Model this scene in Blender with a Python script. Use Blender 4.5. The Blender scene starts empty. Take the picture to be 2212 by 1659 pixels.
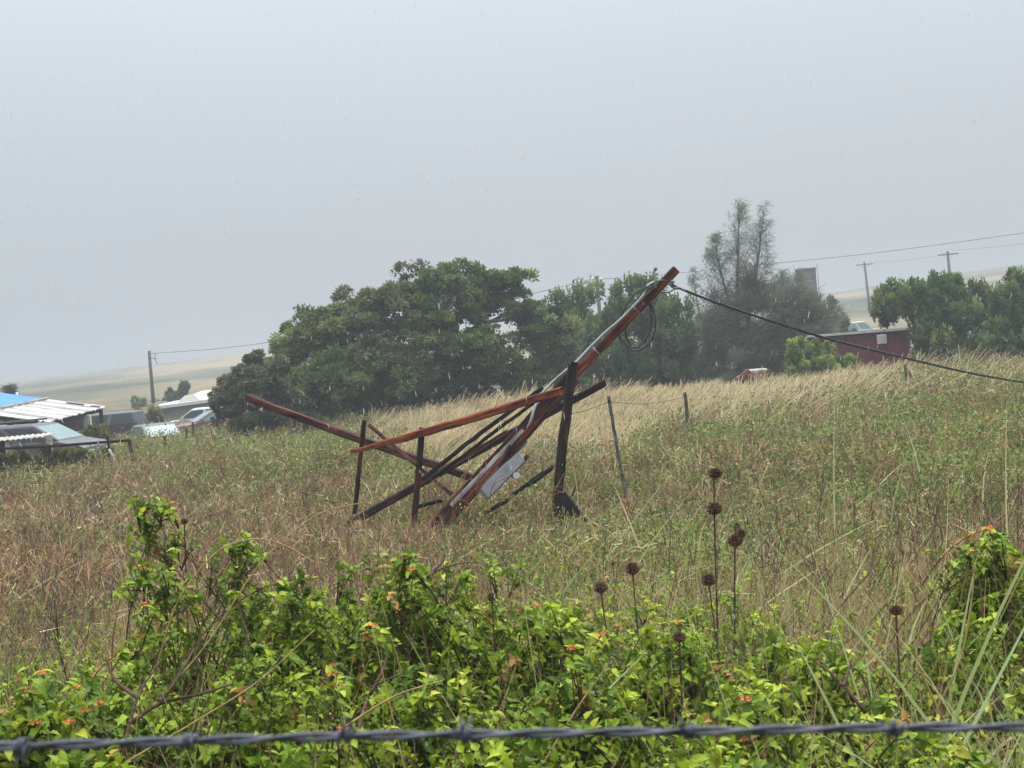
import bpy, math, random
import numpy as np
from mathutils import Vector, Matrix

rng = np.random.default_rng(11)
random.seed(5)
S = bpy.context.scene
COL = S.collection

# ------------------------------------------------------------------ camera
W0, H0 = 2212.0, 1659.0
FPX = 3039.0
PITCH = math.radians(-1.77)
ROLL = math.radians(5.0)
_f = np.array([0, math.cos(PITCH), math.sin(PITCH)])
_x = np.array([1.0, 0, 0])
_z = np.cross(_x, _f)
_c, _s = math.cos(ROLL), math.sin(ROLL)
CR = _c * _x - _s * _z
CU = _s * _x + _c * _z
cam_d = bpy.data.cameras.new('camera')
cam = bpy.data.objects.new('camera', cam_d)
COL.objects.link(cam)
cam_d.sensor_width = 36.0
cam_d.lens = 36.0 * FPX / W0
cam_d.clip_start = 0.05
cam_d.clip_end = 9000
cam_d.dof.use_dof = True
cam_d.dof.focus_distance = 15.0
cam_d.dof.aperture_fstop = 14.0
cam.matrix_world = Matrix(((CR[0], CU[0], -_f[0], 0), (CR[1], CU[1], -_f[1], 0),
                           (CR[2], CU[2], -_f[2], 0), (0, 0, 0, 1)))
S.camera = cam

# ------------------------------------------------------------------ light
SUN_EL, SUN_AZ = math.radians(58), math.radians(20)
w = bpy.data.worlds.new('World')
S.world = w
w.use_nodes = True
nt = w.node_tree
nt.nodes.clear()
out = nt.nodes.new('ShaderNodeOutputWorld')
mixs = nt.nodes.new('ShaderNodeMixShader')
bg1 = nt.nodes.new('ShaderNodeBackground')
bg2 = nt.nodes.new('ShaderNodeBackground')
sky = nt.nodes.new('ShaderNodeTexSky')
sky.sky_type = 'NISHITA'
sky.sun_disc = False
sky.sun_elevation = SUN_EL
sky.sun_rotation = SUN_AZ
sky.dust_density = 5.0
bg1.inputs['Strength'].default_value = 0.08
nt.links.new(sky.outputs[0], bg1.inputs['Color'])
# overcast cloud deck: standard overcast luminance, brighter towards the zenith
tc = nt.nodes.new('ShaderNodeTexCoord')
sep = nt.nodes.new('ShaderNodeSeparateXYZ')
nt.links.new(tc.outputs['Generated'], sep.inputs[0])
ramp = nt.nodes.new('ShaderNodeValToRGB')
ramp.color_ramp.interpolation = 'EASE'
e = ramp.color_ramp.elements
e[0].position = 0.0
e[0].color = (0.835, 0.915, 1.0, 1)
e[1].position = 1.0
e[1].color = (1.0, 1.0, 1.0, 1)
el = e.new(0.30)
el.color = (0.825, 0.915, 1.0, 1)
nz = nt.nodes.new('ShaderNodeTexNoise')
nz.inputs['Scale'].default_value = 1.6
nz.inputs['Detail'].default_value = 3
mpz = nt.nodes.new('ShaderNodeMapping')
mpz.inputs['Scale'].default_value = (1, 1, 3)
nt.links.new(tc.outputs['Generated'], mpz.inputs[0])
nt.links.new(mpz.outputs[0], nz.inputs['Vector'])
mr = nt.nodes.new('ShaderNodeMapRange')
mr.inputs['From Min'].default_value = 0.25
mr.inputs['From Max'].default_value = 0.75
mr.inputs['To Min'].default_value = 0.97
mr.inputs['To Max'].default_value = 1.03
nt.links.new(nz.outputs['Fac'], mr.inputs['Value'])
nt.links.new(sep.outputs['Z'], ramp.inputs['Fac'])
nt.links.new(ramp.outputs['Color'], bg2.inputs['Color'])
# strength grows with the sine of the elevation
mth = nt.nodes.new('ShaderNodeMath')
mth.operation = 'MAXIMUM'
mth.inputs[1].default_value = 0.0
nt.links.new(sep.outputs['Z'], mth.inputs[0])
mp_ = nt.nodes.new('ShaderNodeMath')
mp_.operation = 'POWER'
mp_.inputs[1].default_value = 2.3
nt.links.new(mth.outputs[0], mp_.inputs[0])
ml = nt.nodes.new('ShaderNodeMath')
ml.operation = 'MULTIPLY_ADD'
ml.inputs[1].default_value = 2.75
ml.inputs[2].default_value = 0.322
nt.links.new(mp_.outputs[0], ml.inputs[0])
m2 = nt.nodes.new('ShaderNodeMath')
m2.operation = 'MULTIPLY'
nt.links.new(ml.outputs[0], m2.inputs[0])
nt.links.new(mr.outputs[0], m2.inputs[1])
nt.links.new(m2.outputs[0], bg2.inputs['Strength'])
mixs.inputs[0].default_value = 0.9
nt.links.new(bg1.outputs[0], mixs.inputs[1])
nt.links.new(bg2.outputs[0], mixs.inputs[2])
nt.links.new(mixs.outputs[0], out.inputs['Surface'])

sd = bpy.data.lights.new('sun', 'SUN')
sd.energy = 1.5
sd.angle = math.radians(40)
sd.color = (1.0, 0.97, 0.92)
so = bpy.data.objects.new('sun', sd)
COL.objects.link(so)
so.rotation_euler = (math.radians(90) - SUN_EL, 0, math.pi - SUN_AZ)

S.view_settings.view_transform = 'Standard'
S.view_settings.look = 'None'
S.view_settings.exposure = 1.0
S.view_settings.gamma = 1.0
S.view_settings.use_curve_mapping = False
S.render.engine = 'CYCLES'
S.cycles.max_bounces = 8
S.cycles.diffuse_bounces = 4
S.cycles.transmission_bounces = 6
S.cycles.transparent_max_bounces = 8
S.cycles.volume_bounces = 1
S.cycles.use_denoising = True

# ------------------------------------------------------------------ helpers
def P(u, v, d):
    """world point that the picture shows at (u, v) of 2212 x 1659, d metres along the view axis"""
    a = (u - W0 / 2) / FPX * d
    b = -(v - H0 / 2) / FPX * d
    return a * CR + b * CU + d * _f

def project(p):
    p = np.asarray(p)
    d = p @ _f
    return W0 / 2 + FPX * (p @ CR) / d, H0 / 2 - FPX * (p @ CU) / d

YK = np.array([0, 3, 6, 10, 18, 30, 45, 55, 75, 100, 160, 300, 400, 600, 900, 1300, 3000.])
ZL = np.array([-1.75, -1.78, -1.95, -2.3, -2.62, -2.74, -2.78, -2.95, -3.1, -3.05, -2.5, -1.1, -.2, 1.5, 3.4, 4.4, 4.0])
ZC = np.array([-1.75, -1.78, -1.95, -2.25, -2.65, -2.68, -2.52, -3.1, -3.9, -4.2, -3.0, 0.0, 2.0, 5.0, 8.0, 9.0, 8.0])
ZR = np.array([-1.75, -1.75, -1.9, -2.15, -2.5, -2.55, -2.48, -3.3, -4.6, -4.6, -1.8, 3.8, 7.2, 9.6, 11.0, 11.0, 9.0])

def H(x, y):
    x = np.asarray(x, float)
    y = np.asarray(y, float)
    yy = np.clip(y, 0, 3000)
    t = np.clip(x / np.maximum(yy, 18), -0.36, 0.36) / 0.30
    zl, zc, zr = np.interp(yy, YK, ZL), np.interp(yy, YK, ZC), np.interp(yy, YK, ZR)
    z = np.where(t < 0, zc + (zl - zc) * np.minimum(-t, 1.2), zc + (zr - zc) * np.minimum(t, 1.2))
    a = np.clip((yy - 6) / 30, 0, 1)
    z = z + a * (0.12 * np.sin(x * .43 + y * .31) + .10 * np.sin(x * .21 - y * .57 + 1.3))
    b = np.clip((yy - 180) / 300, 0, 1)
    z = z + b * (1.1 * np.sin(x * .021 + 1.0 + y * .004) + .7 * np.sin(x * .047 - y * .013) + .35 * np.sin(x * .11 + y * .05))
    return z

def on_ground(u, v, d):
    p = P(u, v, d)
    p[2] = float(H(p[0], p[1]))
    return p

def tag(o, label=None, cat=None, group=None, kind=None):
    if label: o['label'] = label
    if cat: o['category'] = cat
    if group: o['group'] = group
    if kind: o['kind'] = kind
    return o

def link(name, me, mat=None, parent=None):
    o = bpy.data.objects.new(name, me)
    COL.objects.link(o)
    if mat is not None:
        me.materials.append(mat)
    if parent is not None:
        o.parent = parent
    return o

def empty(name, loc, label=None, cat=None, group=None, rz=0.0):
    o = bpy.data.objects.new(name, None)
    COL.objects.link(o)
    o.empty_display_size = 0.2
    o.location = loc
    o.rotation_euler = (0, 0, rz)
    tag(o, label, cat, group)
    return o

def raw_mesh(name, v, f, col=None, smooth=False):
    """v (N,3), f (M,k) uniform polygons, col (N,3) optional colour per vertex"""
    me = bpy.data.meshes.new(name)
    v = np.ascontiguousarray(v, dtype=np.float32)
    f = np.ascontiguousarray(f, dtype=np.int32)
    m, k = f.shape
    me.vertices.add(len(v))
    me.vertices.foreach_set('co', v.ravel())
    me.loops.add(m * k)
    me.loops.foreach_set('vertex_index', f.ravel())
    me.polygons.add(m)
    me.polygons.foreach_set('loop_start', np.arange(0, m * k, k, dtype=np.int32))
    if smooth:
        me.polygons.foreach_set('use_smooth', np.ones(m, dtype=bool))
    if col is not None:
        at = me.attributes.new('tint', 'FLOAT_COLOR', 'POINT')
        c4 = np.ones((len(v), 4), np.float32)
        c4[:, :3] = col
        at.data.foreach_set('color', c4.ravel())
    me.update(calc_edges=True)
    return me

class MB:
    """collects boxes, tubes, prisms and free faces into ONE mesh"""
    def __init__(s):
        s.v, s.f, s.sm = [], [], []
    def add(s, vs, fs, smooth=False):
        o = len(s.v)
        s.v += [tuple(map(float, p)) for p in vs]
        s.f += [tuple(i + o for i in q) for q in fs]
        s.sm += [smooth] * len(fs)
    def box(s, lo, hi, M=None, bev=0.0):
        x0, y0, z0 = lo
        x1, y1, z1 = hi
        if bev <= 0:
            vs = [(x0, y0, z0), (x1, y0, z0), (x1, y1, z0), (x0, y1, z0), (x0, y0, z1), (x1, y0, z1), (x1, y1, z1), (x0, y1, z1)]
            fs = [(0, 3, 2, 1), (4, 5, 6, 7), (0, 1, 5, 4), (1, 2, 6, 5), (2, 3, 7, 6), (3, 0, 4, 7)]
        else:
            b = bev
            vs, fs = [], []
            for z, q in ((z0, b), (z0 + b, 0), (z1 - b, 0), (z1, b)):
                for (x, y) in ((x0 + b, y0), (x1 - b, y0), (x1, y0 + b), (x1, y1 - b), (x1 - b, y1), (x0 + b, y1), (x0, y1 - b), (x0, y0 + b)):
                    cx, cy = (x0 + x1) / 2, (y0 + y1) / 2
                    vs.append((x + (q if x < cx else -q), y + (q if y < cy else -q), z))
            for r in range(3):
                for i in range(8):
                    j = (i + 1) % 8
                    fs.append((r * 8 + i, r * 8 + j, r * 8 + 8 + j, r * 8 + 8 + i))
            fs.append(tuple(range(7, -1, -1)))
            fs.append(tuple(range(24, 32)))
        if M is not None:
            vs = [M @ Vector(p) for p in vs]
        s.add(vs, fs)
    def tube(s, pts, rad, n=6, caps=True, smooth=True):
        pts = np.asarray(pts, float)
        k = len(pts)
        rad = np.broadcast_to(np.asarray(rad, float), (k,))
        tg = np.gradient(pts, axis=0)
        tg /= np.linalg.norm(tg, axis=1)[:, None] + 1e-12
        ref = np.array([0, 0, 1.0]) if abs(tg[0][2]) < .9 else np.array([1.0, 0, 0])
        vs, fs = [], []
        a = np.cross(tg[0], ref)
        a /= np.linalg.norm(a)
        for i in range(k):
            a = a - tg[i] * (a @ tg[i])
            a /= np.linalg.norm(a) + 1e-12
            b = np.cross(tg[i], a)
            for j in range(n):
                th = 2 * math.pi * j / n
                vs.append(pts[i] + rad[i] * (math.cos(th) * a + math.sin(th) * b))
        for i in range(k - 1):
            for j in range(n):
                j2 = (j + 1) % n
                fs.append((i * n + j, i * n + j2, (i + 1) * n + j2, (i + 1) * n + j))
        s.add(vs, fs, smooth)
        if caps:
            s.add([], [])
            o = len(s.v) - len(vs)
            s.f += [tuple(o + j for j in range(n - 1, -1, -1)), tuple(o + (k - 1) * n + j for j in range(n))]
            s.sm += [False, False]
    def build(s, name, mat=None, parent=None):
        me = bpy.data.meshes.new(name)
        me.from_pydata(s.v, [], s.f)
        me.polygons.foreach_set('use_smooth', s.sm)
        me.update()
        return link(name, me, mat, parent)

def bez(pts, n=24):
    """Catmull-Rom through the points"""
    p = np.asarray(pts, float)
    p = np.vstack([2 * p[0] - p[1], p, 2 * p[-1] - p[-2]])
    outp = []
    segs = len(p) - 3
    per = max(2, n // segs)
    for i in range(segs):
        a, b, c, d = p[i:i + 4]
        for t in np.linspace(0, 1, per, endpoint=False):
            outp.append(.5 * (2 * b + (c - a) * t + (2 * a - 5 * b + 4 * c - d) * t * t + (3 * b - a - 3 * c + d) * t ** 3))
    outp.append(p[-2])
    return np.array(outp)

# ------------------------------------------------------------------ materials
def new_mat(name):
    m = bpy.data.materials.new(name)
    m.use_nodes = True
    n = m.node_tree
    n.nodes.clear()
    o = n.nodes.new('ShaderNodeOutputMaterial')
    b = n.nodes.new('ShaderNodeBsdfPrincipled')
    n.links.new(b.outputs[0], o.inputs['Surface'])
    return m, n, b, o

def noise(n, scale, detail=4, vec=None, rough=.55):
    t = n.nodes.new('ShaderNodeTexNoise')
    t.inputs['Scale'].default_value = scale
    t.inputs['Detail'].default_value = detail
    t.inputs['Roughness'].default_value = rough
    if vec is not None:
        n.links.new(vec, t.inputs['Vector'])
    return t

def objvec(n, scale=(1, 1, 1)):
    t = n.nodes.new('ShaderNodeTexCoord')
    mp = n.nodes.new('ShaderNodeMapping')
    mp.inputs['Scale'].default_value = scale
    n.links.new(t.outputs['Object'], mp.inputs[0])
    return mp.outputs[0]

def rampn(n, fac, stops):
    r = n.nodes.new('ShaderNodeValToRGB')
    e = r.color_ramp.elements
    e[0].position, e[0].color = stops[0][0], (*stops[0][1], 1)
    e[1].position, e[1].color = stops[-1][0], (*stops[-1][1], 1)
    for p, c in stops[1:-1]:
        q = e.new(p)
        q.color = (*c, 1)
    n.links.new(fac, r.inputs['Fac'])
    return r.outputs['Color']

def mixc(n, fac, a, b, mode='MIX'):
    m = n.nodes.new('ShaderNodeMix')
    m.data_type = 'RGBA'
    m.blend_type = mode
    for i, x in ((0, fac), (6, a), (7, b)):
        if hasattr(x, 'links') or hasattr(x, 'is_linked'):
            n.links.new(x, m.inputs[i])
        elif i == 0:
            m.inputs[0].default_value = x
        else:
            m.inputs[i].default_value = (*x, 1)
    return m.outputs[2]

def bump(n, b, h, strength=.4, dist=.01):
    q = n.nodes.new('ShaderNodeBump')
    q.inputs['Strength'].default_value = strength
    q.inputs['Distance'].default_value = dist
    n.links.new(h, q.inputs['Height'])
    n.links.new(q.outputs[0], b.inputs['Normal'])

def simple(name, c, rough=.5, metal=0.0, var=.25, scale=3.0, c2=None, spec=.4):
    """paint or other even stuff with blotches and wear of its own"""
    m, n, b, o = new_mat(name)
    v = objvec(n)
    t = noise(n, scale, 6, v)
    c2 = c2 or tuple(x * (1 - var) for x in c)
    b.inputs['Roughness'].default_value = rough
    b.inputs['Metallic'].default_value = metal
    b.inputs['Specular IOR Level'].default_value = spec
    n.links.new(rampn(n, t.outputs['Fac'], [(.35, c2), (.62, c)]), b.inputs['Base Color'])
    return m

def wood(name, stops, rough=.72, grain=18):
    """weathered timber, grain along local x"""
    m, n, b, o = new_mat(name)
    v = objvec(n, (1.0, grain, grain))
    g = noise(n, 3.0, 8, v, .65)
    v2 = objvec(n, (1.1, 5, 5))
    p = noise(n, 1.8, 6, v2, .65)
    add = n.nodes.new('ShaderNodeMath')
    add.operation = 'MULTIPLY_ADD'
    add.inputs[1].default_value = .5
    n.links.new(g.outputs['Fac'], add.inputs[0])
    h = n.nodes.new('ShaderNodeMath')
    h.operation = 'MULTIPLY'
    h.inputs[1].default_value = .5
    n.links.new(p.outputs['Fac'], h.inputs[0])
    n.links.new(h.outputs[0], add.inputs[2])
    cr_ = n.nodes.new('ShaderNodeMapRange')
    cr_.clamp = True
    cr_.inputs['From Min'].default_value = .30
    cr_.inputs['From Max'].default_value = .72
    cr_.inputs['To Min'].default_value = .18
    cr_.inputs['To Max'].default_value = .84
    n.links.new(add.outputs[0], cr_.inputs['Value'])
    n.links.new(rampn(n, cr_.outputs[0], stops), b.inputs['Base Color'])
    b.inputs['Roughness'].default_value = rough
    b.inputs['Specular IOR Level'].default_value = .08
    bump(n, b, g.outputs['Fac'], 1.0, .016)
    return m

def leafmat(name, trans=.3, rough=.45, spec=.35, var=.0):
    """reads the plant's own colour from the mesh"""
    m = bpy.data.materials.new(name)
    m.use_nodes = True
    n = m.node_tree
    n.nodes.clear()
    o = n.nodes.new('ShaderNodeOutputMaterial')
    a = n.nodes.new('ShaderNodeAttribute')
    a.attribute_name = 'tint'
    b = n.nodes.new('ShaderNodeBsdfPrincipled')
    b.inputs['Roughness'].default_value = rough
    b.inputs['Specular IOR Level'].default_value = spec
    n.links.new(a.outputs['Color'], b.inputs['Base Color'])
    if trans > 0:
        t = n.nodes.new('ShaderNodeBsdfTranslucent')
        n.links.new(a.outputs['Color'], t.inputs['Color'])
        mx = n.nodes.new('ShaderNodeMixShader')
        mx.inputs[0].default_value = trans
        n.links.new(b.outputs[0], mx.inputs[1])
        n.links.new(t.outputs[0], mx.inputs[2])
        n.links.new(mx.outputs[0], o.inputs['Surface'])
    else:
        n.links.new(b.outputs[0], o.inputs['Surface'])
    return m

M = {}
M['leaf'] = leafmat('glossy_leaf', .27, .5, .12)
M['treeleaf'] = leafmat('tree_leaf', .36, .5, .2)
M['blade'] = leafmat('grass_blade', .4, .55, .15)
M['twig'] = leafmat('dry_twig', 0, .8, .2)
RUST = [(.36, (.004, .003, .003)), (.44, (.022, .007, .005)), (.52, (.075, .015, .008)), (.60, (.14, .03, .012)), (.72, (.24, .075, .03))]
DARK = [(.38, (.003, .003, .003)), (.50, (.010, .007, .006)), (.60, (.034, .013, .009)), (.72, (.08, .03, .018))]
BLACKW = [(.36, (.002, .002, .0025)), (.55, (.005, .005, .005)), (.70, (.028, .024, .022))]
MAUVE = [(.36, (.006, .004, .004)), (.46, (.03, .010, .009)), (.57, (.072, .024, .018)), (.72, (.14, .06, .048))]
ORANGE = [(.30, (.004, .003, .003)), (.39, (.03, .009, .005)), (.47, (.11, .025, .010)), (.58, (.21, .056, .019)), (.74, (.32, .12, .05))]
M['rust'] = wood('red_timber', RUST)
M['dark'] = wood('dark_wet_timber', DARK)
M['black'] = wood('blackened_timber', BLACKW)
M['mauve'] = wood('faded_red_timber', MAUVE)
M['mauvedark'] = wood('dark_red_timber', [(.36, (.004, .003, .003)), (.46, (.022, .009, .008)), (.57, (.055, .018, .014)), (.72, (.11, .045, .035))])
M['orange'] = wood('orange_raw_timber', ORANGE)
M['greywood'] = wood('silvered_timber', [(.3, (.10, .09, .085)), (.5, (.24, .225, .22)), (.7, (.42, .41, .40))])
M['polewood'] = wood('weathered_pole', [(.3, (.03, .027, .026)), (.5, (.075, .066, .06)), (.7, (.16, .14, .125))], .7)
M['postwood'] = wood('fence_post_wood', [(.3, (.025, .02, .018)), (.5, (.06, .048, .04)), (.7, (.13, .11, .09))], .7)
M['bark'] = wood('grey_bark', [(.3, (.045, .04, .036)), (.5, (.10, .088, .078)), (.7, (.19, .17, .15))], .85)
M['conduit'] = simple('grey_conduit', (.20, .21, .205), .45, 0, .35, 4)
M['cable'] = simple('black_cable', (.012, .012, .013), .5, 0, .3, 9)
M['wirefar'] = simple('overhead_cable', (.12, .12, .125), .6, 0, .3, 1)
M['steel'] = simple('grey_steel', (.19, .205, .225), .45, .2, .35, 4)
M['boxgrey'] = simple('pale_grey_box_paint', (.30, .325, .35), .5, 0, .3, 5, (.20, .21, .22), spec=.15)
M['postgreen'] = simple('grey_green_steel_post', (.13, .15, .145), .5, .2, .45, 6, (.05, .045, .04))
M['rustpost'] = simple('rusty_post', (.055, .03, .022), .8, 0, .5, 8)
M['porcelain'] = simple('porcelain', (.6, .6, .58), .25, 0, .15, 6)
M['galv'] = simple('dark_galvanised_wire', (.05, .058, .082), .38, .2, .5, 60, (.018, .021, .03))
M['white'] = simple('white_paint', (.50, .51, .505), .35, 0, .12, 2)
M['whitebar'] = simple('weathered_white_metal', (.36, .345, .32), .5, 0, .35, 5, (.19, .14, .11), spec=.2)

# ------------------------------------------------------------------ ground
def ground():
    ys = np.concatenate([np.linspace(-300, -10, 8), np.arange(-8, 60, 1.0), np.arange(60, 200, 5), np.arange(200, 700, 16), np.geomspace(700, 3000, 26)])
    xp = np.concatenate([np.arange(0, 34, 1.0), np.arange(34, 120, 5), np.arange(120, 420, 16), np.geomspace(420, 2600, 16)])
    xs = np.concatenate([-xp[:0:-1], xp])
    X, Y = np.meshgrid(xs, ys)
    Z = H(X, Y)
    v = np.stack([X, Y, Z], -1).reshape(-1, 3)
    nx = len(xs)
    i = (np.arange(len(ys) - 1)[:, None] * nx + np.arange(nx - 1)[None]).ravel()
    f = np.stack([i, i + 1, i + nx + 1, i + nx], -1)
    m, n, b, o = new_mat('field_soil_and_thatch')
    t = n.nodes.new('ShaderNodeTexCoord')
    a = noise(n, .35, 8, t.outputs['Object'], .65)
    c = noise(n, 14, 6, t.outputs['Object'], .7)
    # far slopes: dry grass with darker scrub in patches
    mp = n.nodes.new('ShaderNodeMapping')
    mp.inputs['Scale'].default_value = (.016, .0065, .016)
    n.links.new(t.outputs['Object'], mp.inputs[0])
    d = noise(n, 1.0, 7, mp.outputs[0], .6)
    near = rampn(n, a.outputs['Fac'], [(.3, (.045, .05, .022)), (.5, (.085, .075, .04)), (.7, (.15, .12, .075))])
    far = rampn(n, d.outputs['Fac'], [(.38, (.045, .055, .032)), (.46, (.10, .10, .058)), (.54, (.20, .16, .09)), (.75, (.26, .205, .125))])
    sp = n.nodes.new('ShaderNodeSeparateXYZ')
    n.links.new(t.outputs['Object'], sp.inputs[0])
    r = n.nodes.new('ShaderNodeMapRange')
    r.inputs['From Min'].default_value = 95
    r.inputs['From Max'].default_value = 210
    n.links.new(sp.outputs['Y'], r.inputs['Value'])
    k = mixc(n, r.outputs[0], near, far)
    k = mixc(n, .35, k, c.outputs['Color'], 'OVERLAY')
    hsv = n.nodes.new('ShaderNodeHueSaturation')
    hsv.inputs['Saturation'].default_value = .9
    n.links.new(k, hsv.inputs['Color'])
    n.links.new(hsv.outputs[0], b.inputs['Base Color'])
    b.inputs['Roughness'].default_value = .95
    b.inputs['Specular IOR Level'].default_value = .1
    bump(n, b, c.outputs['Fac'], .8, .05)
    g = link('ground', raw_mesh('ground', v, f, smooth=True), m)
    tag(g, kind='structure')
ground()

# ------------------------------------------------------------------ plant geometry (arrays)
def unit(a):
    return a / (np.linalg.norm(a, axis=-1, keepdims=True) + 1e-9)

def rnd_dir(n):
    return unit(rng.normal(size=(n, 3)))

class Bag:
    """collects arrays of strips / leaves (quads or tris kept apart)"""
    def __init__(s):
        s.V = {3: [], 4: []}
        s.F = {3: [], 4: []}
        s.C = {3: [], 4: []}
        s.n = {3: 0, 4: 0}
    def add(s, k, v, f, c):
        s.V[k].append(v.reshape(-1, 3))
        s.F[k].append(f.reshape(-1, k) + s.n[k])
        s.C[k].append(c.reshape(-1, 3))
        s.n[k] += len(s.V[k][-1])
    def strips(s, base, d, L, wid, bend, col, segs=2, tip=.12, side=None, coltip=None):
        n = len(base)
        if n == 0: return
        L = np.broadcast_to(L, (n,))
        wid = np.broadcast_to(wid, (n,))
        if side is None:
            side = unit(np.cross(d, rnd_dir(n)))
        ts = np.linspace(0, 1, segs + 1)
        vs, cs = [], []
        for t in ts:
            c = base + d * (L * t)[:, None] + bend * (L * t * t)[:, None]
            wd = wid * (1 - (1 - tip) * t ** 1.5)
            vs += [c - side * wd[:, None] / 2, c + side * wd[:, None] / 2]
            cc = col if coltip is None else col * (1 - t) + coltip * t
            cs += [cc, cc]
        v = np.stack(vs, 1)
        c = np.stack(cs, 1)
        k = 2 * (segs + 1)
        o = (np.arange(n) * k)[:, None]
        f = np.stack([np.concatenate([o + 2 * i, o + 2 * i + 1, o + 2 * i + 3, o + 2 * i + 2], 1) for i in range(segs)], 1)
        s.add(4, v, f, c)
    def rhombs(s, c, ax, side, L, wd, col, fold=None):
        n = len(c)
        L = np.broadcast_to(L, (n,))[:, None]
        wd = np.broadcast_to(wd, (n,))[:, None]
        v = np.stack([c, c + ax * L * .45 + side * wd / 2, c + ax * L, c + ax * L * .45 - side * wd / 2], 1)
        if fold is not None:
            v[:, 2] += fold * L * .25
        f = (np.arange(n) * 4)[:, None] + np.arange(4)[None]
        s.add(4, v, f, np.repeat(col[:, None], 4, 1))
    def leaves(s, c, ax, nrm, L, wd, col, droop=.25, fold=.18):
        """ovate leaf of eight triangles, folded along the midrib, tip drooping"""
        n = len(c)
        L = np.broadcast_to(L, (n,))[:, None]
        wd = np.broadcast_to(wd, (n,))[:, None]
        nrm = unit(nrm - ax * np.sum(nrm * ax, 1, keepdims=True))
        side = np.cross(ax, nrm)
        dr = droop if np.ndim(droop) else np.full((n, 1), droop)
        def mid(t):
            return c + ax * L * t - nrm * L * dr * t * t
        m0, m1, m2, m3 = mid(0), mid(.28), mid(.64), mid(1.0)
        up = nrm * wd * fold
        v = np.stack([m0, m1 + side * wd * .5 + up, m1, m1 - side * wd * .5 + up,
                      m2 + side * wd * .40 + up * .8, m2, m2 - side * wd * .40 + up * .8, m3], 1)
        T = np.array([[0, 1, 2], [0, 2, 3], [1, 4, 2], [4, 5, 2], [2, 5, 3], [5, 6, 3], [4, 7, 5], [5, 7, 6]])
        f = (np.arange(n) * 8)[:, None, None] + T[None]
        cc = np.repeat(col[:, None], 8, 1).copy()
        cc[:, [2, 5]] *= 1.12
        s.add(3, v, f, cc)
    def build(s, name, mat, parent=None, smooth=False):
        """quads are turned to triangles only when both kinds are present"""
        ks = [k for k in (3, 4) if s.V[k]]
        if len(ks) == 1:
            k = ks[0]
            return link(name, raw_mesh(name, np.concatenate(s.V[k]), np.concatenate(s.F[k]), np.concatenate(s.C[k]), smooth), mat, parent)
        v = np.concatenate(s.V[3] + s.V[4])
        c = np.concatenate(s.C[3] + s.C[4])
        q = np.concatenate(s.F[4]) + s.n[3]
        f = np.concatenate(s.F[3] + [q[:, [0, 1, 2]], q[:, [0, 2, 3]]])
        return link(name, raw_mesh(name, v, f, c, smooth), mat, parent)

def tint(n, base, spread=.2, hue=.1):
    b = np.asarray(base, float)
    k = 1 + spread * rng.normal(size=(n, 1))
    return np.clip(b * k * (1 + hue * rng.normal(size=(n, 3))), .004, .9)

def pick(n, cols, p):
    idx = rng.choice(len(cols), size=n, p=np.array(p) / np.sum(p))
    return np.array(cols, float)[idx]

WIND = np.array([.9, .25, 0])

# ------------------------------------------------------------------ field vegetation (nobody could count it)
def g1(x, m, s):
    return np.exp(-.5 * ((x - m) / s) ** 2)

def lownoise(x, y, k, ph=0.0):
    return (np.sin(x * k + 1.3 * np.sin(y * k * .7 + ph) + ph) + np.sin(y * k * 1.1 + 1.7 * np.sin(x * k * .6 + 2 * ph)) + np.sin((x + y) * k * .53 + ph * 3)) / 3

def scatter(n, d0, d1, tmax=.44, p=1.0):
    u = rng.random(n)
    d = (d0 ** (p + 1) + u * (d1 ** (p + 1) - d0 ** (p + 1))) ** (1 / (p + 1))
    t = rng.uniform(-1, 1, n)
    x = t * (tmax * d + 2.0)
    pts = np.stack([x, d, H(x, d)], 1)
    return pts

def kinds(pts):
    """share of tan ridge grass, dry brown grass, brown weeds, green weeds, green grass at each spot"""
    u, v = project(pts + np.array([0, 0, .35]))
    x, y = pts[:, 0], pts[:, 1]
    nn = lownoise(x, y, .55, .4)
    n2 = lownoise(x, y, 1.3, 2.1)
    n3 = lownoise(x, y, .9, 4.4)
    rid = .86 * np.clip((y - np.where(u < 1350, 26, 31) - 4 * nn - 3 * n2) / 6, 0, 1) * np.clip((u - 820 + 90 * n2) / 100, 0, 1) * np.clip((1950 - u + 160 * nn) / 160, .10, 1)
    tanr = 3.6 * rid
    dry = 6.5 * g1(u, 1740, 320) * g1(v, 1290, 95) + 1.2 * (u > 1850) * g1(v, 1450, 150) + .22 + .4 * np.clip(n3, 0, 1) + .5 * g1(u, 1300, 300) * g1(v, 1230, 70)
    brown = 1.7 * g1(u, 300, 420) * g1(v, 1180, 100) + .7 * np.clip(nn + .1, 0, 1) * (1 - .9 * rid) + .10
    green = 1.0 + 1.7 * np.clip(-nn, 0, 1) + 1.3 * g1(v, 965, 60) * (u < 760) + 1.2 * g1(u, 1300, 300) * g1(v, 1090, 60) + .9 * (u > 1400) * g1(v, 960, 80)
    green *= (1 - .88 * rid)
    ggr = .85 + 1.2 * g1(u, 1150, 320) * g1(v, 1110, 60) + .6 * np.clip(-n3, 0, 1)
    ggr *= (1 - .8 * rid)
    K = np.stack([tanr, dry, brown, green, ggr], 1)
    return K / K.sum(1, keepdims=True)

def choose(pts):
    K = kinds(pts)
    c = K.cumsum(1)
    return (rng.random((len(pts), 1)) > c).sum(1).clip(0, 4)

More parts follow.
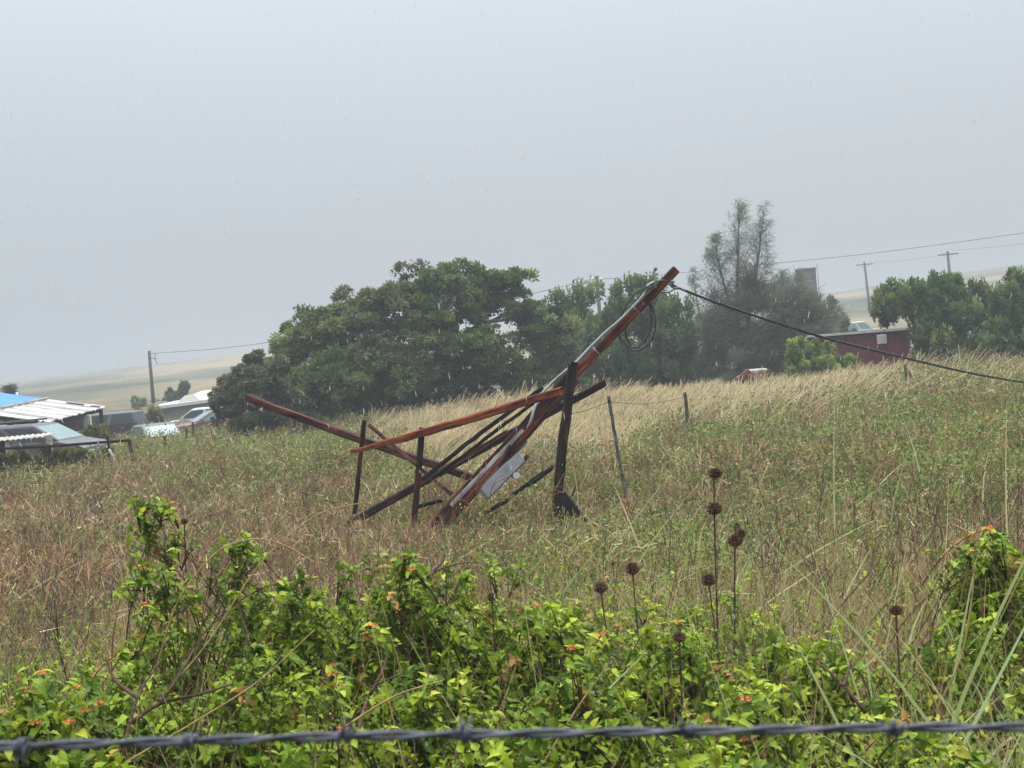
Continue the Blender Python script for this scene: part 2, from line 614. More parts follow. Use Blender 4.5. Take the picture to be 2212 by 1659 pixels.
def field():
    tan, dryb, weed, leafy, gg = Bag(), Bag(), Bag(), Bag(), Bag()
    for (n, d0, d1, p, wk, hk) in ((76000, 6.0, 12, .6, 1.0, .85), (80000, 12, 24, .7, 1.6, .95), (78000, 24, 53, .8, 2.6, 1.0), (30000, 53, 84, .5, 3.4, 1.0)):
        pts = scatter(n, d0, d1, p=p)
        if d0 > 50:
            pts = pts[project(pts)[0] < 640]
            n = len(pts)
        # loose clumps
        pts[:, :2] += (rng.normal(size=(n, 2)) * .05)
        k = choose(pts)
        bare = lownoise(pts[:, 0], pts[:, 1], 3.4, 5.1) + .5 * lownoise(pts[:, 0], pts[:, 1], 7.0, 1.1)
        k[(bare < -.62) & (rng.random(n) < .8)] = 9
        msk = g1(pts[:, 1], 19.4, 2.0) * g1(pts[:, 0], -.4, 2.3)
        msk = np.maximum(msk, g1(pts[:, 1], 17.6, 1.5) * g1(pts[:, 0], .5, 1.6))
        lump = (1 - .55 * msk) * .84 * (.72 + .55 * np.clip(lownoise(pts[:, 0], pts[:, 1], 2.3, 1.0) + .25, 0, 1) + .35 * np.clip(lownoise(pts[:, 0], pts[:, 1], .8, 2.6), -.3, 1)) * np.where(pts[:, 1] > 30, 1.25, 1)
        far = d0 >= 24
        # tan feathery grass
        b = pts[k == 0]
        m = len(b)
        if m:
            b = np.repeat(b, 2, 0) + np.c_[rng.normal(size=(2 * m, 2)) * .12, np.zeros(2 * m)]
            m = len(b)
            ln = lownoise(b[:, 0], b[:, 1], 3.1, .9)
            ln2 = lownoise(b[:, 0], b[:, 1], 2.2, 3.3)
            d = unit(np.stack([.2 + .45 * ln, .05 + .3 * ln2, np.ones(m)], 1) + rng.normal(size=(m, 3)) * [.34, .34, .1])
            col = tint(m, (1, 1, 1), .15, .05) * pick(m, [(.52, .42, .24), (.62, .52, .33), (.42, .34, .19), (.34, .34, .17), (.30, .21, .12)], [4, 3, 2, 1.6, .8])
            tan.strips(b, d, rng.uniform(.4, .85, m) * hk * np.repeat(lump[k == 0], 2), .010 * wk * rng.uniform(.6, 1.3, m), WIND * rng.uniform(.0, .6, (m, 1)) - np.array([0, 0, .15]), col * .72, 2, .5, coltip=col * 1.1)
        # dry brown grass
        b = pts[k == 1]
        m = len(b)
        if m:
            b = np.repeat(b, 2, 0) + np.c_[rng.normal(size=(2 * m, 2)) * .06, np.zeros(2 * m)]
            m = len(b)
            d = unit(np.array([.1, 0, 1]) + rng.normal(size=(m, 3)) * [.35, .35, .1])
            col = tint(m, (1, 1, 1), .2, .06) * pick(m, [(.48, .28, .12), (.60, .42, .21), (.34, .15, .06), (.42, .32, .14)], [4, 3, 2.4, 1.6])
            dryb.strips(b, d, rng.uniform(.25, .6, m) * hk * np.repeat(lump[k == 1], 2), .0065 * wk * rng.uniform(.6, 1.4, m), rng.normal(size=(m, 3)) * [.35, .35, .1] - np.array([0, 0, .2]), col, 2, .15)
        # brown twiggy weeds: a stem and branchlets
        b = pts[k == 2]
        m = len(b)
        if m:
            d = unit(np.array([.12, 0, 1]) + rng.normal(size=(m, 3)) * [.2, .2, .05])
            L = rng.uniform(.35, .75, m) * hk * lump[k == 2]
            col = tint(m, (1, 1, 1), .25, .06) * pick(m, [(.24, .145, .10), (.33, .21, .145), (.14, .08, .06), (.42, .32, .21)], [3, 3, 2, 1.5])
            weed.strips(b, d, L, .0055 * wk, rng.normal(size=(m, 3)) * .15, col, 1, .4)
            q = 5 if far else 8
            t = rng.uniform(.25, 1, (m, q))
            bb = (b[:, None] + d[:, None] * (L[:, None] * t)[..., None]).reshape(-1, 3)
            dd = unit(np.repeat(d, q, 0) * .8 + rng.normal(size=(m * q, 3)) * .6)
            cc = np.repeat(col, q, 0) * pick(m * q, [(1, 1, 1), (1.5, 1.45, 1.3), (1.1, 1.6, .8)], [5, 3, 3])
            weed.strips(bb, dd, rng.uniform(.06, .2, m * q), .006 * wk * rng.uniform(.7, 1.6, m * q), rng.normal(size=(m * q, 3)) * .1, cc, 1, .4)
        # green leafy weeds
        b = pts[k == 3]
        m = len(b)
        if m:
            q = 10 if not far else 7
            hh = rng.uniform(.22, .55, m) * hk * lump[k == 3]
            r = rnd_dir(m * q) * [.16, .16, .5]
            t = rng.random(m * q) ** .6
            bb = np.repeat(b, q, 0) + r * [1, 1, .25]
            bb[:, 2] = np.repeat(b[:, 2], q) + np.repeat(hh, q) * t
            ax = unit(np.array([.2, 0, .35]) + rng.normal(size=(m * q, 3)) * [.8, .8, .45])
            sd_ = unit(np.cross(ax, rnd_dir(m * q)))
            base = pick(m, [(.13, .17, .035), (.19, .23, .05), (.28, .30, .085), (.09, .125, .035), (.31, .28, .11)], [3, 3, 2, 2, 1.6])
            cc = np.repeat(base, q, 0) * tint(m * q, (1, 1, 1), .2, .06)
            leafy.rhombs(bb, ax, sd_, rng.uniform(.022, .05, m * q) * (wk ** .75), .022 * (wk ** .8), cc)
        # green and pale grass
        b = pts[k == 4]
        m = len(b)
        if m:
            b = np.repeat(b, 2, 0) + np.c_[rng.normal(size=(2 * m, 2)) * .06, np.zeros(2 * m)]
            m = len(b)
            d = unit(np.array([.2, 0, 1]) + rng.normal(size=(m, 3)) * [.35, .35, .1])
            col = tint(m, (1, 1, 1), .18, .05) * pick(m, [(.18, .24, .06), (.28, .34, .11), (.46, .53, .28), (.40, .38, .18)], [4, 4, 2, 2])
            gg.strips(b, d, rng.uniform(.25, .65, m) * hk * np.repeat(lump[k == 4], 2), .008 * wk * rng.uniform(.6, 1.5, m), WIND * rng.uniform(.0, .5, (m, 1)) + rng.normal(size=(m, 3)) * .2 - np.array([0, 0, .3]), col, 2, .15)
    # bare dark stems standing above the rest
    for (cu, cv, cd, su, sd2, n) in ((1900, 1250, 8.5, 1.1, 1.2, 90), (30, 1300, 7.5, .35, .8, 26), (1750, 1120, 12, 1.2, 2, 60), (480, 1220, 9, 1.4, 1.5, 60), (2120, 1080, 9, .4, 1, 26), (250, 1150, 12, 1.5, 2, 70)):
        c0 = P(cu, cv, cd)
        b = np.stack([c0[0] + rng.normal(size=n) * su, np.maximum(6, c0[1] + rng.normal(size=n) * sd2), np.zeros(n)], 1)
        b[:, 2] = H(b[:, 0], b[:, 1])
        d = unit(np.array([.06, 0, 1]) + rng.normal(size=(n, 3)) * [.16, .16, .03])
        L = rng.uniform(.55, 1.0, n)
        col = tint(n, (.075, .05, .042), .25, .05)
        weed.strips(b, d, L, .0085, rng.normal(size=(n, 3)) * .1, col, 3, .4)
        q2 = 7
        t = rng.uniform(.4, 1, (n, q2))
        pp = (b[:, None] + d[:, None] * (L[:, None] * t)[..., None]).reshape(-1, 3)
        dd = unit(np.repeat(d, q2, 0) + rng.normal(size=(n * q2, 3)) * .45)
        weed.strips(pp, dd, rng.uniform(.08, .28, n * q2), .005, rng.normal(size=(n * q2, 3)) * .1, np.repeat(col, q2, 0), 2, .4)
    # leafy clumps with domed tops, and twiggy dead clumps standing higher than the rest
    for (n, d0, d1, q) in ((560, 8.5, 18, 190), (800, 18, 32, 130), (560, 30, 54, 90)):
        c = scatter(n, d0, d1, p=.8)
        u, v = project(c)
        K = kinds(c)
        kk = K[:, 3] / (K[:, 2] + K[:, 3] + 1e-6)
        ridge = np.clip(K[:, 0] * 1.6, 0, 1)
        ok = rng.random(n) > ridge * .9
        mskc = g1(c[:, 1], 19.4, 2.0) * g1(c[:, 0], -.4, 2.3)
        ok &= rng.random(n) > mskc * 1.1
        ok &= rng.random(n) > np.clip(K[:, 1] * 1.5 - .25, 0, .95)
        isg = rng.random(n) < np.clip(kk * 1.02 - .2, 0, 1)
        wk = (d0 / 9.0) ** .6
        b = c[ok & isg]
        m = len(b)
        if m:
            R = rng.uniform(.18, .62, m)
            hh = R * rng.uniform(.8, 1.4, m)
            dr = rnd_dir(m * q)
            dr[:, 2] = abs(dr[:, 2])
            rr = rng.uniform(.55, 1.05, (m * q, 1))
            p = np.repeat(b, q, 0) + dr * rr * np.stack([np.repeat(R, q), np.repeat(R, q), np.repeat(hh, q)], 1) + np.array([0, 0, .05])
            ax = unit(dr + rng.normal(size=(m * q, 3)) * .6 + np.array([.15, 0, .1]))
            sd_ = unit(np.cross(ax, np.array([0, 0, 1.0]) + rng.normal(size=(m * q, 3)) * .5))
            base = pick(m, [(.10, .16, .028), (.14, .20, .038), (.22, .27, .06), (.07, .115, .03), (.17, .16, .06)], [3, 3, 2, 2, 1.2])
            leafy.rhombs(p, ax, sd_, rng.uniform(.025, .05, m * q) * wk, .024 * wk, np.repeat(base, q, 0) * tint(m * q, (1, 1, 1), .22, .06))
        b = c[ok & ~isg]
        m = len(b)
        if m:
            q1 = 16
            bb = np.repeat(b, q1, 0) + np.c_[rng.normal(size=(m * q1, 2)) * .14, np.zeros(m * q1)]
            n1 = len(bb)
            d = unit(np.array([.1, 0, 1]) + rng.normal(size=(n1, 3)) * [.3, .3, .05])
            L = np.repeat(rng.uniform(.4, .8, m), q1) * rng.uniform(.7, 1.1, n1)
            col = np.repeat(pick(m, [(.16, .085, .062), (.23, .13, .09), (.10, .055, .045), (.28, .14, .075)], [3, 3, 2, 1]), q1, 0) * tint(n1, (1, 1, 1), .2)
            weed.strips(bb, d, L, .006 * wk, rng.normal(size=(n1, 3)) * .15, col, 2, .4)
            q2 = 7
            t = rng.uniform(.3, 1, (n1, q2))
            pp = (bb[:, None] + d[:, None] * (L[:, None] * t)[..., None]).reshape(-1, 3)
            dd = unit(np.repeat(d, q2, 0) * .7 + rng.normal(size=(n1 * q2, 3)) * .65)
            weed.strips(pp, dd, rng.uniform(.06, .2, n1 * q2), .0055 * wk, rng.normal(size=(n1 * q2, 3)) * .1, np.repeat(col, q2, 0) * pick(n1 * q2, [(1, 1, 1), (1.5, 1.4, 1.2), (1.2, 1.5, .8)], [5, 3, 2]), 1, .4)
    for bag, name, mat in ((tan, 'ridge_grass', 'blade'), (dryb, 'dry_grass', 'blade'), (weed, 'dry_weeds', 'twig'), (leafy, 'leafy_weeds', 'leaf'), (gg, 'green_grass', 'blade')):
        o = bag.build(name, M[mat])
        tag(o, {'ridge_grass': 'pale tan feathery grass along the ridge below the trees', 'dry_grass': 'dry brown grass mixed through the field',
                'dry_weeds': 'brown twiggy dead weeds standing in the field', 'leafy_weeds': 'low green leafy weeds covering the field',
                'green_grass': 'green and pale arching grass blades in the field'}[name], name.split('_')[-1], kind='stuff')
field()

# ------------------------------------------------------------------ lantana in the foreground
FLOWER = simple('orange_petals', (.74, .25, .10), .55, 0, .4, 40, (.60, .14, .07), spec=.15)

def shoots(bag_leaf, bag_twig, base, ends, up, npairs, Lm, cols, t0=.35):
    """leaf pairs along curved shoots"""
    n = len(ends)
    ctrl = base * .5 + ends * .5 + up
    T = np.linspace(t0, 1.0, npairs)
    C, AX, NR, LL, CC = [], [], [], [], []
    base_c = pick(n, cols[0], cols[1])
    for i, t in enumerate(T):
        tt = np.clip(t + rng.normal(size=(n, 1)) * .02, 0, 1)
        p = base * (1 - tt) ** 2 + ctrl * 2 * tt * (1 - tt) + ends * tt ** 2
        tg = unit((ctrl - base) * (1 - tt) + (ends - ctrl) * tt)
        sd_ = unit(np.cross(tg, rnd_dir(n)))
        for sgn in (-1, 1):
            ax = unit(sd_ * sgn + tg * rng.uniform(.1, .8, (n, 1)) + np.array([.25, 0, -.05]) + rng.normal(size=(n, 3)) * .25)
            nr = unit(np.array([0, -.15, 1.0]) + tg * .4 + rng.normal(size=(n, 3)) * .35)
            C.append(p); AX.append(ax); NR.append(nr)
            k = .65 + .5 * math.sin(math.pi * min(1, .2 + .8 * (1 - i / npairs)))
            LL.append(Lm * k * rng.uniform(.7, 1.2, n))
            young_lit = np.clip((t - .75) * 3, 0, 1)
            cc = base_c * (1 + young_lit * np.array([.42, .32, .1])) * tint(n, (1, 1, 1), .16, .05)
            CC.append(cc)
    C, AX, NR, LL, CC = map(np.concatenate, (C, AX, NR, LL, CC))
    bag_leaf.leaves(C, AX, NR, LL, LL * rng.uniform(.58, .82, len(LL)), np.clip(CC, 0, .7), droop=rng.uniform(.05, .8, (len(LL), 1)), fold=.32)
    # the stems
    Q = 6
    prev = None
    for t in np.linspace(0, 1, Q + 1):
        p = base * (1 - t) ** 2 + ctrl * 2 * t * (1 - t) + ends * t ** 2
        if prev is not None:
            d = p - prev
            L = np.linalg.norm(d, axis=1)
            for kk in range(2):
                sd_ = unit(np.cross(d, np.tile([0, 1.0, 0] if kk else [1.0, .4, .2], (n, 1))))
                bag_twig.strips(prev, unit(d), L, .0075 * (1 - .65 * t), np.zeros((n, 3)), tint(n, (.085, .05, .033), .25, .05), 1, .9, side=sd_)
        prev = p

LCOLS = ([(.10, .168, .013), (.155, .23, .017), (.22, .295, .024), (.064, .115, .013), (.29, .34, .045), (.28, .18, .055)], [3.6, 4, 2.2, 2.6, .6, .45])

def flower_head(parent, p, r):
    mb = MB()
    for k in range(12):
        d = rnd_dir(1)[0]
        d[2] = abs(d[2]) * .6
        c = np.array(p) + d * r * [1, 1, .5]
        a = unit(np.cross(d, rnd_dir(1)[0])) * r * .36
        b = np.cross(unit(d), a)
        up = d * r * .18
        mb.add([c - a, c - b * .9, c + a, c + b * .9, c - up], [(0, 1, 4), (1, 2, 4), (2, 3, 4), (3, 0, 4)])
    return mb.build('flower_head', FLOWER, parent)

def lantana(u, vtop, d, wpx, label, n=None, npairs=11, Lm=.030, flowers=(), depth=None, lean=.0, fill=1.0, tips=()):
    c = on_ground(u, vtop, d)
    top = P(u, vtop, d)[2]
    h = max(.35, top - c[2])
    rx = wpx / 2 / FPX * d * 1.15
    ry = depth or max(.3, rx * .8)
    root = empty('lantana_bush', c, label, 'bush', 'lantana bushes along the near side of the field')
    n = n or int(520 * fill * max(.5, rx * ry * 3.0))
    a = rng.uniform(0, 2 * math.pi, n)
    rr = np.sqrt(rng.random(n))
    z = h * (np.sqrt(np.maximum(0, 1 - .75 * rr ** 2)) * rng.uniform(.72, 1.0, n))
    low = rng.random(n) < .28
    z[low] *= rng.uniform(.35, .8, low.sum())
    ends = np.stack([rx * rr * np.cos(a) + lean * h, ry * rr * np.sin(a), z], 1)
    kb = rng.uniform(.15, .75, (n, 1))
    base = np.concatenate([ends[:, :2] * kb + rng.normal(size=(n, 2)) * .16, np.maximum(0, z - rng.uniform(.2, .6, n))[:, None]], 1)
    LB, TB = Bag(), Bag()
    tips = list(tips) + [(fu, fv + 2, fd) for (fu, fv, fd) in flowers]
    if tips:
        te = np.array([P(*q) for q in tips]) - c
        tb = te * [.45, .45, 0] + np.c_[rng.normal(size=(len(te), 2)) * .17, np.maximum(0, te[:, 2] - rng.uniform(.3, .75, len(te)))]
        shoots(LB, TB, tb, te, np.c_[rng.normal(size=(len(te), 2)) * .05, np.full(len(te), .03)], 5, Lm * 1.05, LCOLS, .72)
        te2 = np.repeat(te, 3, 0) + rng.normal(size=(3 * len(te), 3)) * [.04, .04, .03] - np.array([0, 0, .03])
        tb2 = np.repeat(tb * .3 + te * .7, 3, 0)
        shoots(LB, TB, tb2, te2, np.zeros((len(te2), 3)) + [0, 0, .02], 4, Lm, LCOLS, .4)
    shoots(LB, TB, base, ends, np.stack([rng.normal(size=n) * .05, rng.normal(size=n) * .05, rng.uniform(.02, .26, n)], 1), npairs, Lm, LCOLS)
    f = LB.build('foliage', M['leaf'], root)
    f['kind'] = 'stuff'
    # woody stems from the ground
    mb = MB()
    for k in range(7):
        j = rng.integers(n)
        e = base[j]
        b0 = np.array([rng.normal() * .12, rng.normal() * .08, -.03])
        mb.tube(bez([b0, (b0 + e) / 2 + rng.normal(size=3) * [.06, .06, .02], e], 8), np.linspace(.013, .005, 9)[:len(bez([b0, (b0 + e) / 2, e], 8))], 5)
    mb.build('woody_stem', BROWN, root)
    TB.build('twigs', M['twig'], root)['kind'] = 'stuff'
    for (fu, fv, fd) in flowers:
        q = P(fu, fv, fd) - c
        flower_head(root, q, .0165)
    return root
BROWN = wood('dark_brown_stem', [(.3, (.03, .018, .013)), (.5, (.07, .042, .03)), (.7, (.14, .09, .06))], .7)

lantana(322, 1185, 5.9, 90, 'tall spindly lantana shoot rising highest at the left of the foreground thicket', n=16, Lm=.032, depth=.25,
        tips=[(330, 1072, 5.9), (302, 1086, 5.9), (349, 1083, 5.9), (318, 1104, 5.9), (338, 1118, 5.9), (386, 1150, 5.9), (376, 1158, 5.9), (300, 1130, 5.9), (325, 1172, 5.9), (295, 1205, 5.9)], flowers=[(305, 1226, 5.8), (300, 1375, 5.5)])
lantana(350, 1240, 5.7, 190, 'thin lantana bush just below the tall spindly shoot', n=70, Lm=.030, tips=[(290, 1215, 5.7), (345, 1222, 5.7), (370, 1225, 5.6), (270, 1262, 5.6), (410, 1270, 5.6), (320, 1250, 5.6)], flowers=[(310, 1305, 5.5), (345, 1335, 5.5)])
lantana(520, 1195, 5.7, 130, 'narrow lantana bush under the arching dry grass stalk', n=90, Lm=.030, tips=[(515, 1148, 5.7), (538, 1160, 5.7), (478, 1172, 5.7), (500, 1160, 5.7), (552, 1188, 5.7), (470, 1198, 5.6)])
lantana(640, 1225, 5.4, 260, 'lantana bush right of the arching dry grass stalks', flowers=[(715, 1440, 4.7)])
lantana(880, 1205, 5.2, 300, 'tall rounded lantana bush topped by a bright orange flower', tips=[(865, 1202, 5.1), (900, 1200, 5.1), (850, 1222, 5.1)], flowers=[(882, 1208, 5.1), (891, 1228, 5.0), (805, 1350, 4.8)])
lantana(765, 1222, 5.6, 150, 'lantana bush filling the gap left of the tall rounded one', n=90, Lm=.030, tips=[(730, 1212, 5.6), (790, 1208, 5.6)])
lantana(1015, 1225, 5.6, 190, 'lantana bush just right of the tall rounded one', n=110, Lm=.030, tips=[(985, 1195, 5.7), (1060, 1200, 5.7), (1120, 1215, 5.7)])
lantana(1180, 1285, 5.2, 330, 'wide lantana bush in the foreground left of the dry seed heads', flowers=[(1157, 1307, 4.9), (1300, 1370, 4.8)])
lantana(1440, 1335, 4.9, 320, 'lantana bush wrapped around the low brown seed head', flowers=[(1462, 1345, 4.8)])
lantana(1720, 1355, 4.7, 320, 'lantana bush in front of the dry brown grass on the right')
lantana(1530, 1265, 6.6, 170, 'small lantana bush at the foot of the tall seed head stalk', n=45, flowers=[(1405, 1302, 6.3)])
lantana(2130, 1130, 5.6, 190, 'tall loose lantana bush at the right edge of the field', flowers=[(2138, 1140, 5.5), (2097, 1190, 5.4)])
lantana(2085, 1290, 5.0, 230, 'lantana bush below the tall loose one at the right edge', n=120)
lantana(250, 1390, 4.6, 330, 'lantana bush at the lower left with woody stems showing', fill=.75, flowers=[(92, 1452, 4.3), (165, 1485, 4.2), (150, 1558, 4.0), (185, 1532, 4.0), (215, 1520, 4.1)])
lantana(60, 1470, 4.2, 190, 'yellowish lantana bush at the lower left corner', flowers=[(60, 1490, 4.0), (75, 1560, 3.9)])
lantana(560, 1400, 4.3, 380, 'big lantana bush low in the foreground left of centre', flowers=[(716, 1455, 4.1), (728, 1480, 4.1)])
lantana(900, 1395, 4.2, 380, 'big lantana bush low in the foreground under the orange topped one', flowers=[(740, 1575, 3.7), (760, 1582, 3.7)])
lantana(1250, 1440, 4.1, 380, 'big lantana bush low in the foreground at the centre', flowers=[(1235, 1400, 4.0)])
lantana(1610, 1465, 4.0, 360, 'big lantana bush low in the foreground right of centre', flowers=[(1610, 1510, 3.8)])
lantana(1960, 1500, 3.9, 260, 'lantana bush among pale cane grass at the lower right', n=90, flowers=[])
for (u, v, d, wp, lb) in ((180, 1590, 3.5, 420, 'lantana bush behind the left end of the barbed wire'), (620, 1580, 3.45, 440, 'lantana bush behind the second barb of the wire'),
                          (1080, 1575, 3.4, 440, 'lantana bush behind the middle of the barbed wire'), (1520, 1590, 3.4, 420, 'lantana bush behind the wire right of the middle'),
                          (2050, 1600, 3.4, 280, 'lantana bush behind the right end of the barbed wire')):
    lantana(u, v, d, wp, lb, Lm=.029)

def undergrowth():
    LB, TB, DG = Bag(), Bag(), Bag()
    n = 21000
    pts = scatter(n, 3.0, 9.0, .42, .6)
    u, v = project(pts + np.array([0, 0, .5]))
    lz = lownoise(pts[:, 0], pts[:, 1], 2.6, .7)
    pr = np.where(v > 1440, .95, np.where(v > 1340, .6, np.where(v > 1210, .30, .07)))
    pr = pr * np.where((u > 1250) & (v < 1340), .3, 1) * np.where((u < 330) & (v < 1450), .2, 1) * np.where((u > 1850) & (v > 1300), .4, 1)
    keep = rng.random(n) < pr * np.clip(.75 + 1.2 * lz, .15, 1)
    pts = pts[keep]
    m = len(pts)
    ends = pts + np.stack([rng.normal(size=m) * .26, rng.normal(size=m) * .26, rng.uniform(.2, .68, m)], 1)
    base = pts + np.array([0, 0, .02])
    shoots(LB, TB, base, ends, np.stack([rng.normal(size=m) * .08, rng.normal(size=m) * .08, rng.uniform(0, .26, m)], 1), 11, .029, LCOLS, .25)
    o = LB.build('undergrowth', M['leaf'])
    tag(o, 'low green lantana growth between the bushes', 'undergrowth', kind='stuff')
    # straw and dead stems among it
    n = 42000
    pts = scatter(n, 2.8, 8.5, .42, .5)
    u, v = project(pts)
    d = unit(np.array([.1, 0, 1]) + rng.normal(size=(n, 3)) * [.5, .5, .25])
    col = tint(n, (1, 1, 1), .2, .06) * pick(n, [(.36, .24, .12), (.5, .39, .21), (.14, .08, .05), (.30, .33, .13)], [3, 3, 3, 2])
    DG.strips(pts, d, rng.uniform(.3, .95, n), rng.uniform(.002, .005, n), rng.normal(size=(n, 3)) * .25 - np.array([0, 0, .15]), col, 3, .2)
    o = DG.build('straw', M['blade'])
    tag(o, 'dry straw and dead stems tangled among the lantana', 'straw', kind='stuff')
    o = TB.build('fallen_twigs', M['twig'])
    tag(o, 'thin brown twigs among the lantana', 'twigs', kind='stuff')
undergrowth()

# pale cane grass: broad arching blades
def cane():
    B = Bag()
    spots = [(2050, 1480, 4.2, 60), (1990, 1450, 4.6, 40), (2170, 1480, 4.4, 40), (2150, 1560, 3.9, 44), (1930, 1500, 4.2, 34), (2100, 1400, 4.6, 36), (1960, 1620, 3.5, 26), (2190, 1640, 3.5, 30), (1850, 1380, 5.2, 26), (2000, 1330, 5.4, 26), (2150, 1280, 5.6, 22), (30, 1500, 4.2, 14), (1480, 1230, 7.5, 24), (1300, 1200, 8.0, 24), (1880, 1220, 7.0, 24), (1620, 1130, 11, 30), (1450, 1090, 13, 36), (1900, 1080, 12, 30), (2050, 1000, 16, 40), (1700, 1010, 17, 40), (700, 1180, 10, 20), (550, 1060, 16, 36), (300, 1020, 20, 36), (1210, 1420, 4.4, 16), (1150, 1580, 3.8, 16), (1480, 1560, 4.0, 10),
             (2180, 1400, 4.8, 18), (1990, 1380, 5.0, 16), (60, 1600, 3.9, 12), (1330, 1150, 9, 30), (1150, 1120, 13, 40), (1280, 1100, 14, 50), (1650, 1230, 8, 18),
             (1400, 1180, 9, 26), (1560, 1330, 7, 14), (1700, 1150, 10, 24), (2000, 1180, 8, 22), (900, 1140, 12, 26), (1800, 1280, 6.5, 16)]
    extra = scatter(85, 8, 30, .42, .7)
    eu, ev = project(extra)
    spots += [(a, b, q, int(rng.integers(6, 18))) for a, b, q in zip(eu, ev, extra[:, 1]) if abs(q - 19.5) > 1.5]
    for (u, v, d, n) in spots:
        c = on_ground(u, v, d)
        sp = .2 * d / 4.5
        b = c + np.c_[rng.normal(size=(n, 2)) * [sp, sp], np.zeros(n)]
        b[:, 2] = H(b[:, 0], b[:, 1])
        dd = unit(np.array([.25, -.05, 1]) + rng.normal(size=(n, 3)) * [.35, .3, .1])
        col = pick(n, [(.22, .29, .10), (.36, .43, .22), (.30, .36, .14), (.48, .40, .22), (.40, .24, .11)], [3, 3, 3, 2.2, 1.2]) * tint(n, (1, 1, 1), .12, .04)
        B.strips(b, dd, rng.uniform(.5, 1.05, n) * (1.12 if d < 6 else 1.0), rng.uniform(.010, .025, n) * (d / 5) ** .3, WIND * rng.uniform(-.4, .7, (n, 1)) + rng.normal(size=(n, 3)) * .3 - np.array([0, 0, 1.0]) * rng.uniform(.2, .75, (n, 1)), col, 8, .08)
    o = B.build('cane_grass', M['blade'])
    tag(o, 'broad pale green cane grass blades arching in the field', 'grass', kind='stuff')
cane()

# ------------------------------------------------------------------ collapsed timber frame
def frame_matrix(p0, p1, roll=0.0):
    p0, p1 = Vector(p0), Vector(p1)
    x = (p1 - p0).normalized()
    y = Vector((0, 1, 0)) if abs(x.y) < .9 else Vector((1, 0, 0))
    z = x.cross(y).normalized()
    y = z.cross(x).normalized()
    m = Matrix((x, y, z)).transposed()
    return Matrix.Translation(p0) @ (m @ Matrix.Rotation(roll, 3, 'X')).to_4x4()

def beam_mesh(name, L, w, h, jag0=0.0, jag1=0.0, bow=0.0, ch=.12, seed=1, taper0=1.0, n=16):
    r = np.random.default_rng(seed)
    prof = []
    b = ch * min(w, h)
    for (a, c) in ((-1, -1), (1, -1), (1, 1), (-1, 1)):
        if a * c > 0:
            prof += [(a * w / 2, c * (h / 2 - b)), (a * (w / 2 - b), c * h / 2)]
        else:
            prof += [(a * (w / 2 - b), c * h / 2), (a * w / 2, c * (h / 2 - b))]
    prof = np.array(prof)
    ang = np.arctan2(prof[:, 1], prof[:, 0])
    prof = prof[np.argsort(ang)]
    vs, fs = [], []
    for i in range(n + 1):
        t = i / n
        k = 1 + r.normal(size=(8, 1)) * .02
        tp = 1 - (1 - taper0) * max(0, 1 - t * 4)
        x = np.full(8, t * L)
        if i == 0: x = x - r.random(8) * jag0
        if i == n: x = x + r.random(8) * jag1
        y = prof[:, 0] * k[:, 0] * tp
        z = prof[:, 1] * k[:, 0] * tp + bow * 4 * t * (1 - t) + r.normal() * .003
        vs += list(np.stack([x, y, z], 1))
    for i in range(n):
        for j in range(8):
            j2 = (j + 1) % 8
            fs.append((i * 8 + j, (i + 1) * 8 + j, (i + 1) * 8 + j2, i * 8 + j2))
    mb = MB()
    mb.add(vs, fs)
    for e, rev in ((0, False), (n, True)):
        c = np.mean(vs[e * 8:e * 8 + 8], 0)
        c[0] += (jag0 * -.3 if e == 0 else jag1 * .3)
        o = len(mb.v)
        mb.v.append(tuple(c))
        for j in range(8):
            j2 = (j + 1) % 8
            q = (o, e * 8 + j, e * 8 + j2)
            mb.f.append(q[::-1] if rev else q)
            mb.sm.append(False)
    me = bpy.data.meshes.new(name)
    me.from_pydata(mb.v, [], mb.f)
    me.update()
    return me

def beam(name, a, b, w, h, mat, label=None, cat=None, roll=0.0, parent=None, group=None, **kw):
    p0, p1 = P(*a), P(*b)
    L = float(np.linalg.norm(p1 - p0))
    o = link(name, beam_mesh(name, L, w * 1.12, h * 1.12, **kw), mat, parent)
    o.matrix_basis = frame_matrix(p0, p1, roll)
    if parent is not None:
        o.matrix_parent_inverse = Matrix.Translation(parent.location).inverted()
    tag(o, label, cat, group)
    return o

VINE = simple('dry_vine_stem', (.20, .09, .055), .8, 0, .3, 20, spec=.1)
TIM = 'timbers of the collapsed frame'
# leaning service pole with its sister board, conduit and weatherhead
sp = empty('service_pole', P(930, 1150, 19.6), 'long red square timber pole leaning to the upper right with grey conduit along it', 'service pole')
bpy.context.view_layer.update()
def sub(o, parent):
    o.parent = parent
    o.matrix_parent_inverse = Matrix.Translation(parent.location).inverted()
    return o
beam('timber', (922, 1146, 19.6), (1459, 584, 20.6), .16, .112, M['rust'], parent=sp, seed=3, n=28, bow=.012)
beam('sister_board', (952, 1128, 19.45), (1236, 818, 19.95), .05, .20, M['mauvedark'], parent=sp, seed=4, jag1=.05)
pts = [P(*q) for q in ((1398, 628, 20.35), (1375, 655, 20.3), (1335, 695, 20.25), (1310, 716, 20.2), (1275, 750, 20.1), (1241, 786, 20.0), (1222, 801, 19.9), (1193, 826, 19.85), (1171, 850, 19.75), (1156, 878, 19.6), (1147, 908, 19.5), (1140, 924, 19.5))]
mb = MB(); mb.tube(bez(pts, 60), .021, 8); sub(mb.build('conduit', M['conduit']), sp)
mb = MB()
wh = P(1403, 618, 20.35)
mb.tube([wh + CR * -.05 - CU * .07, wh, wh + CR * .05 + CU * .03, wh + CR * .08 - CU * .03], [.024, .05, .05, .03], 10)
sub(mb.build('weatherhead', M['steel']), sp)
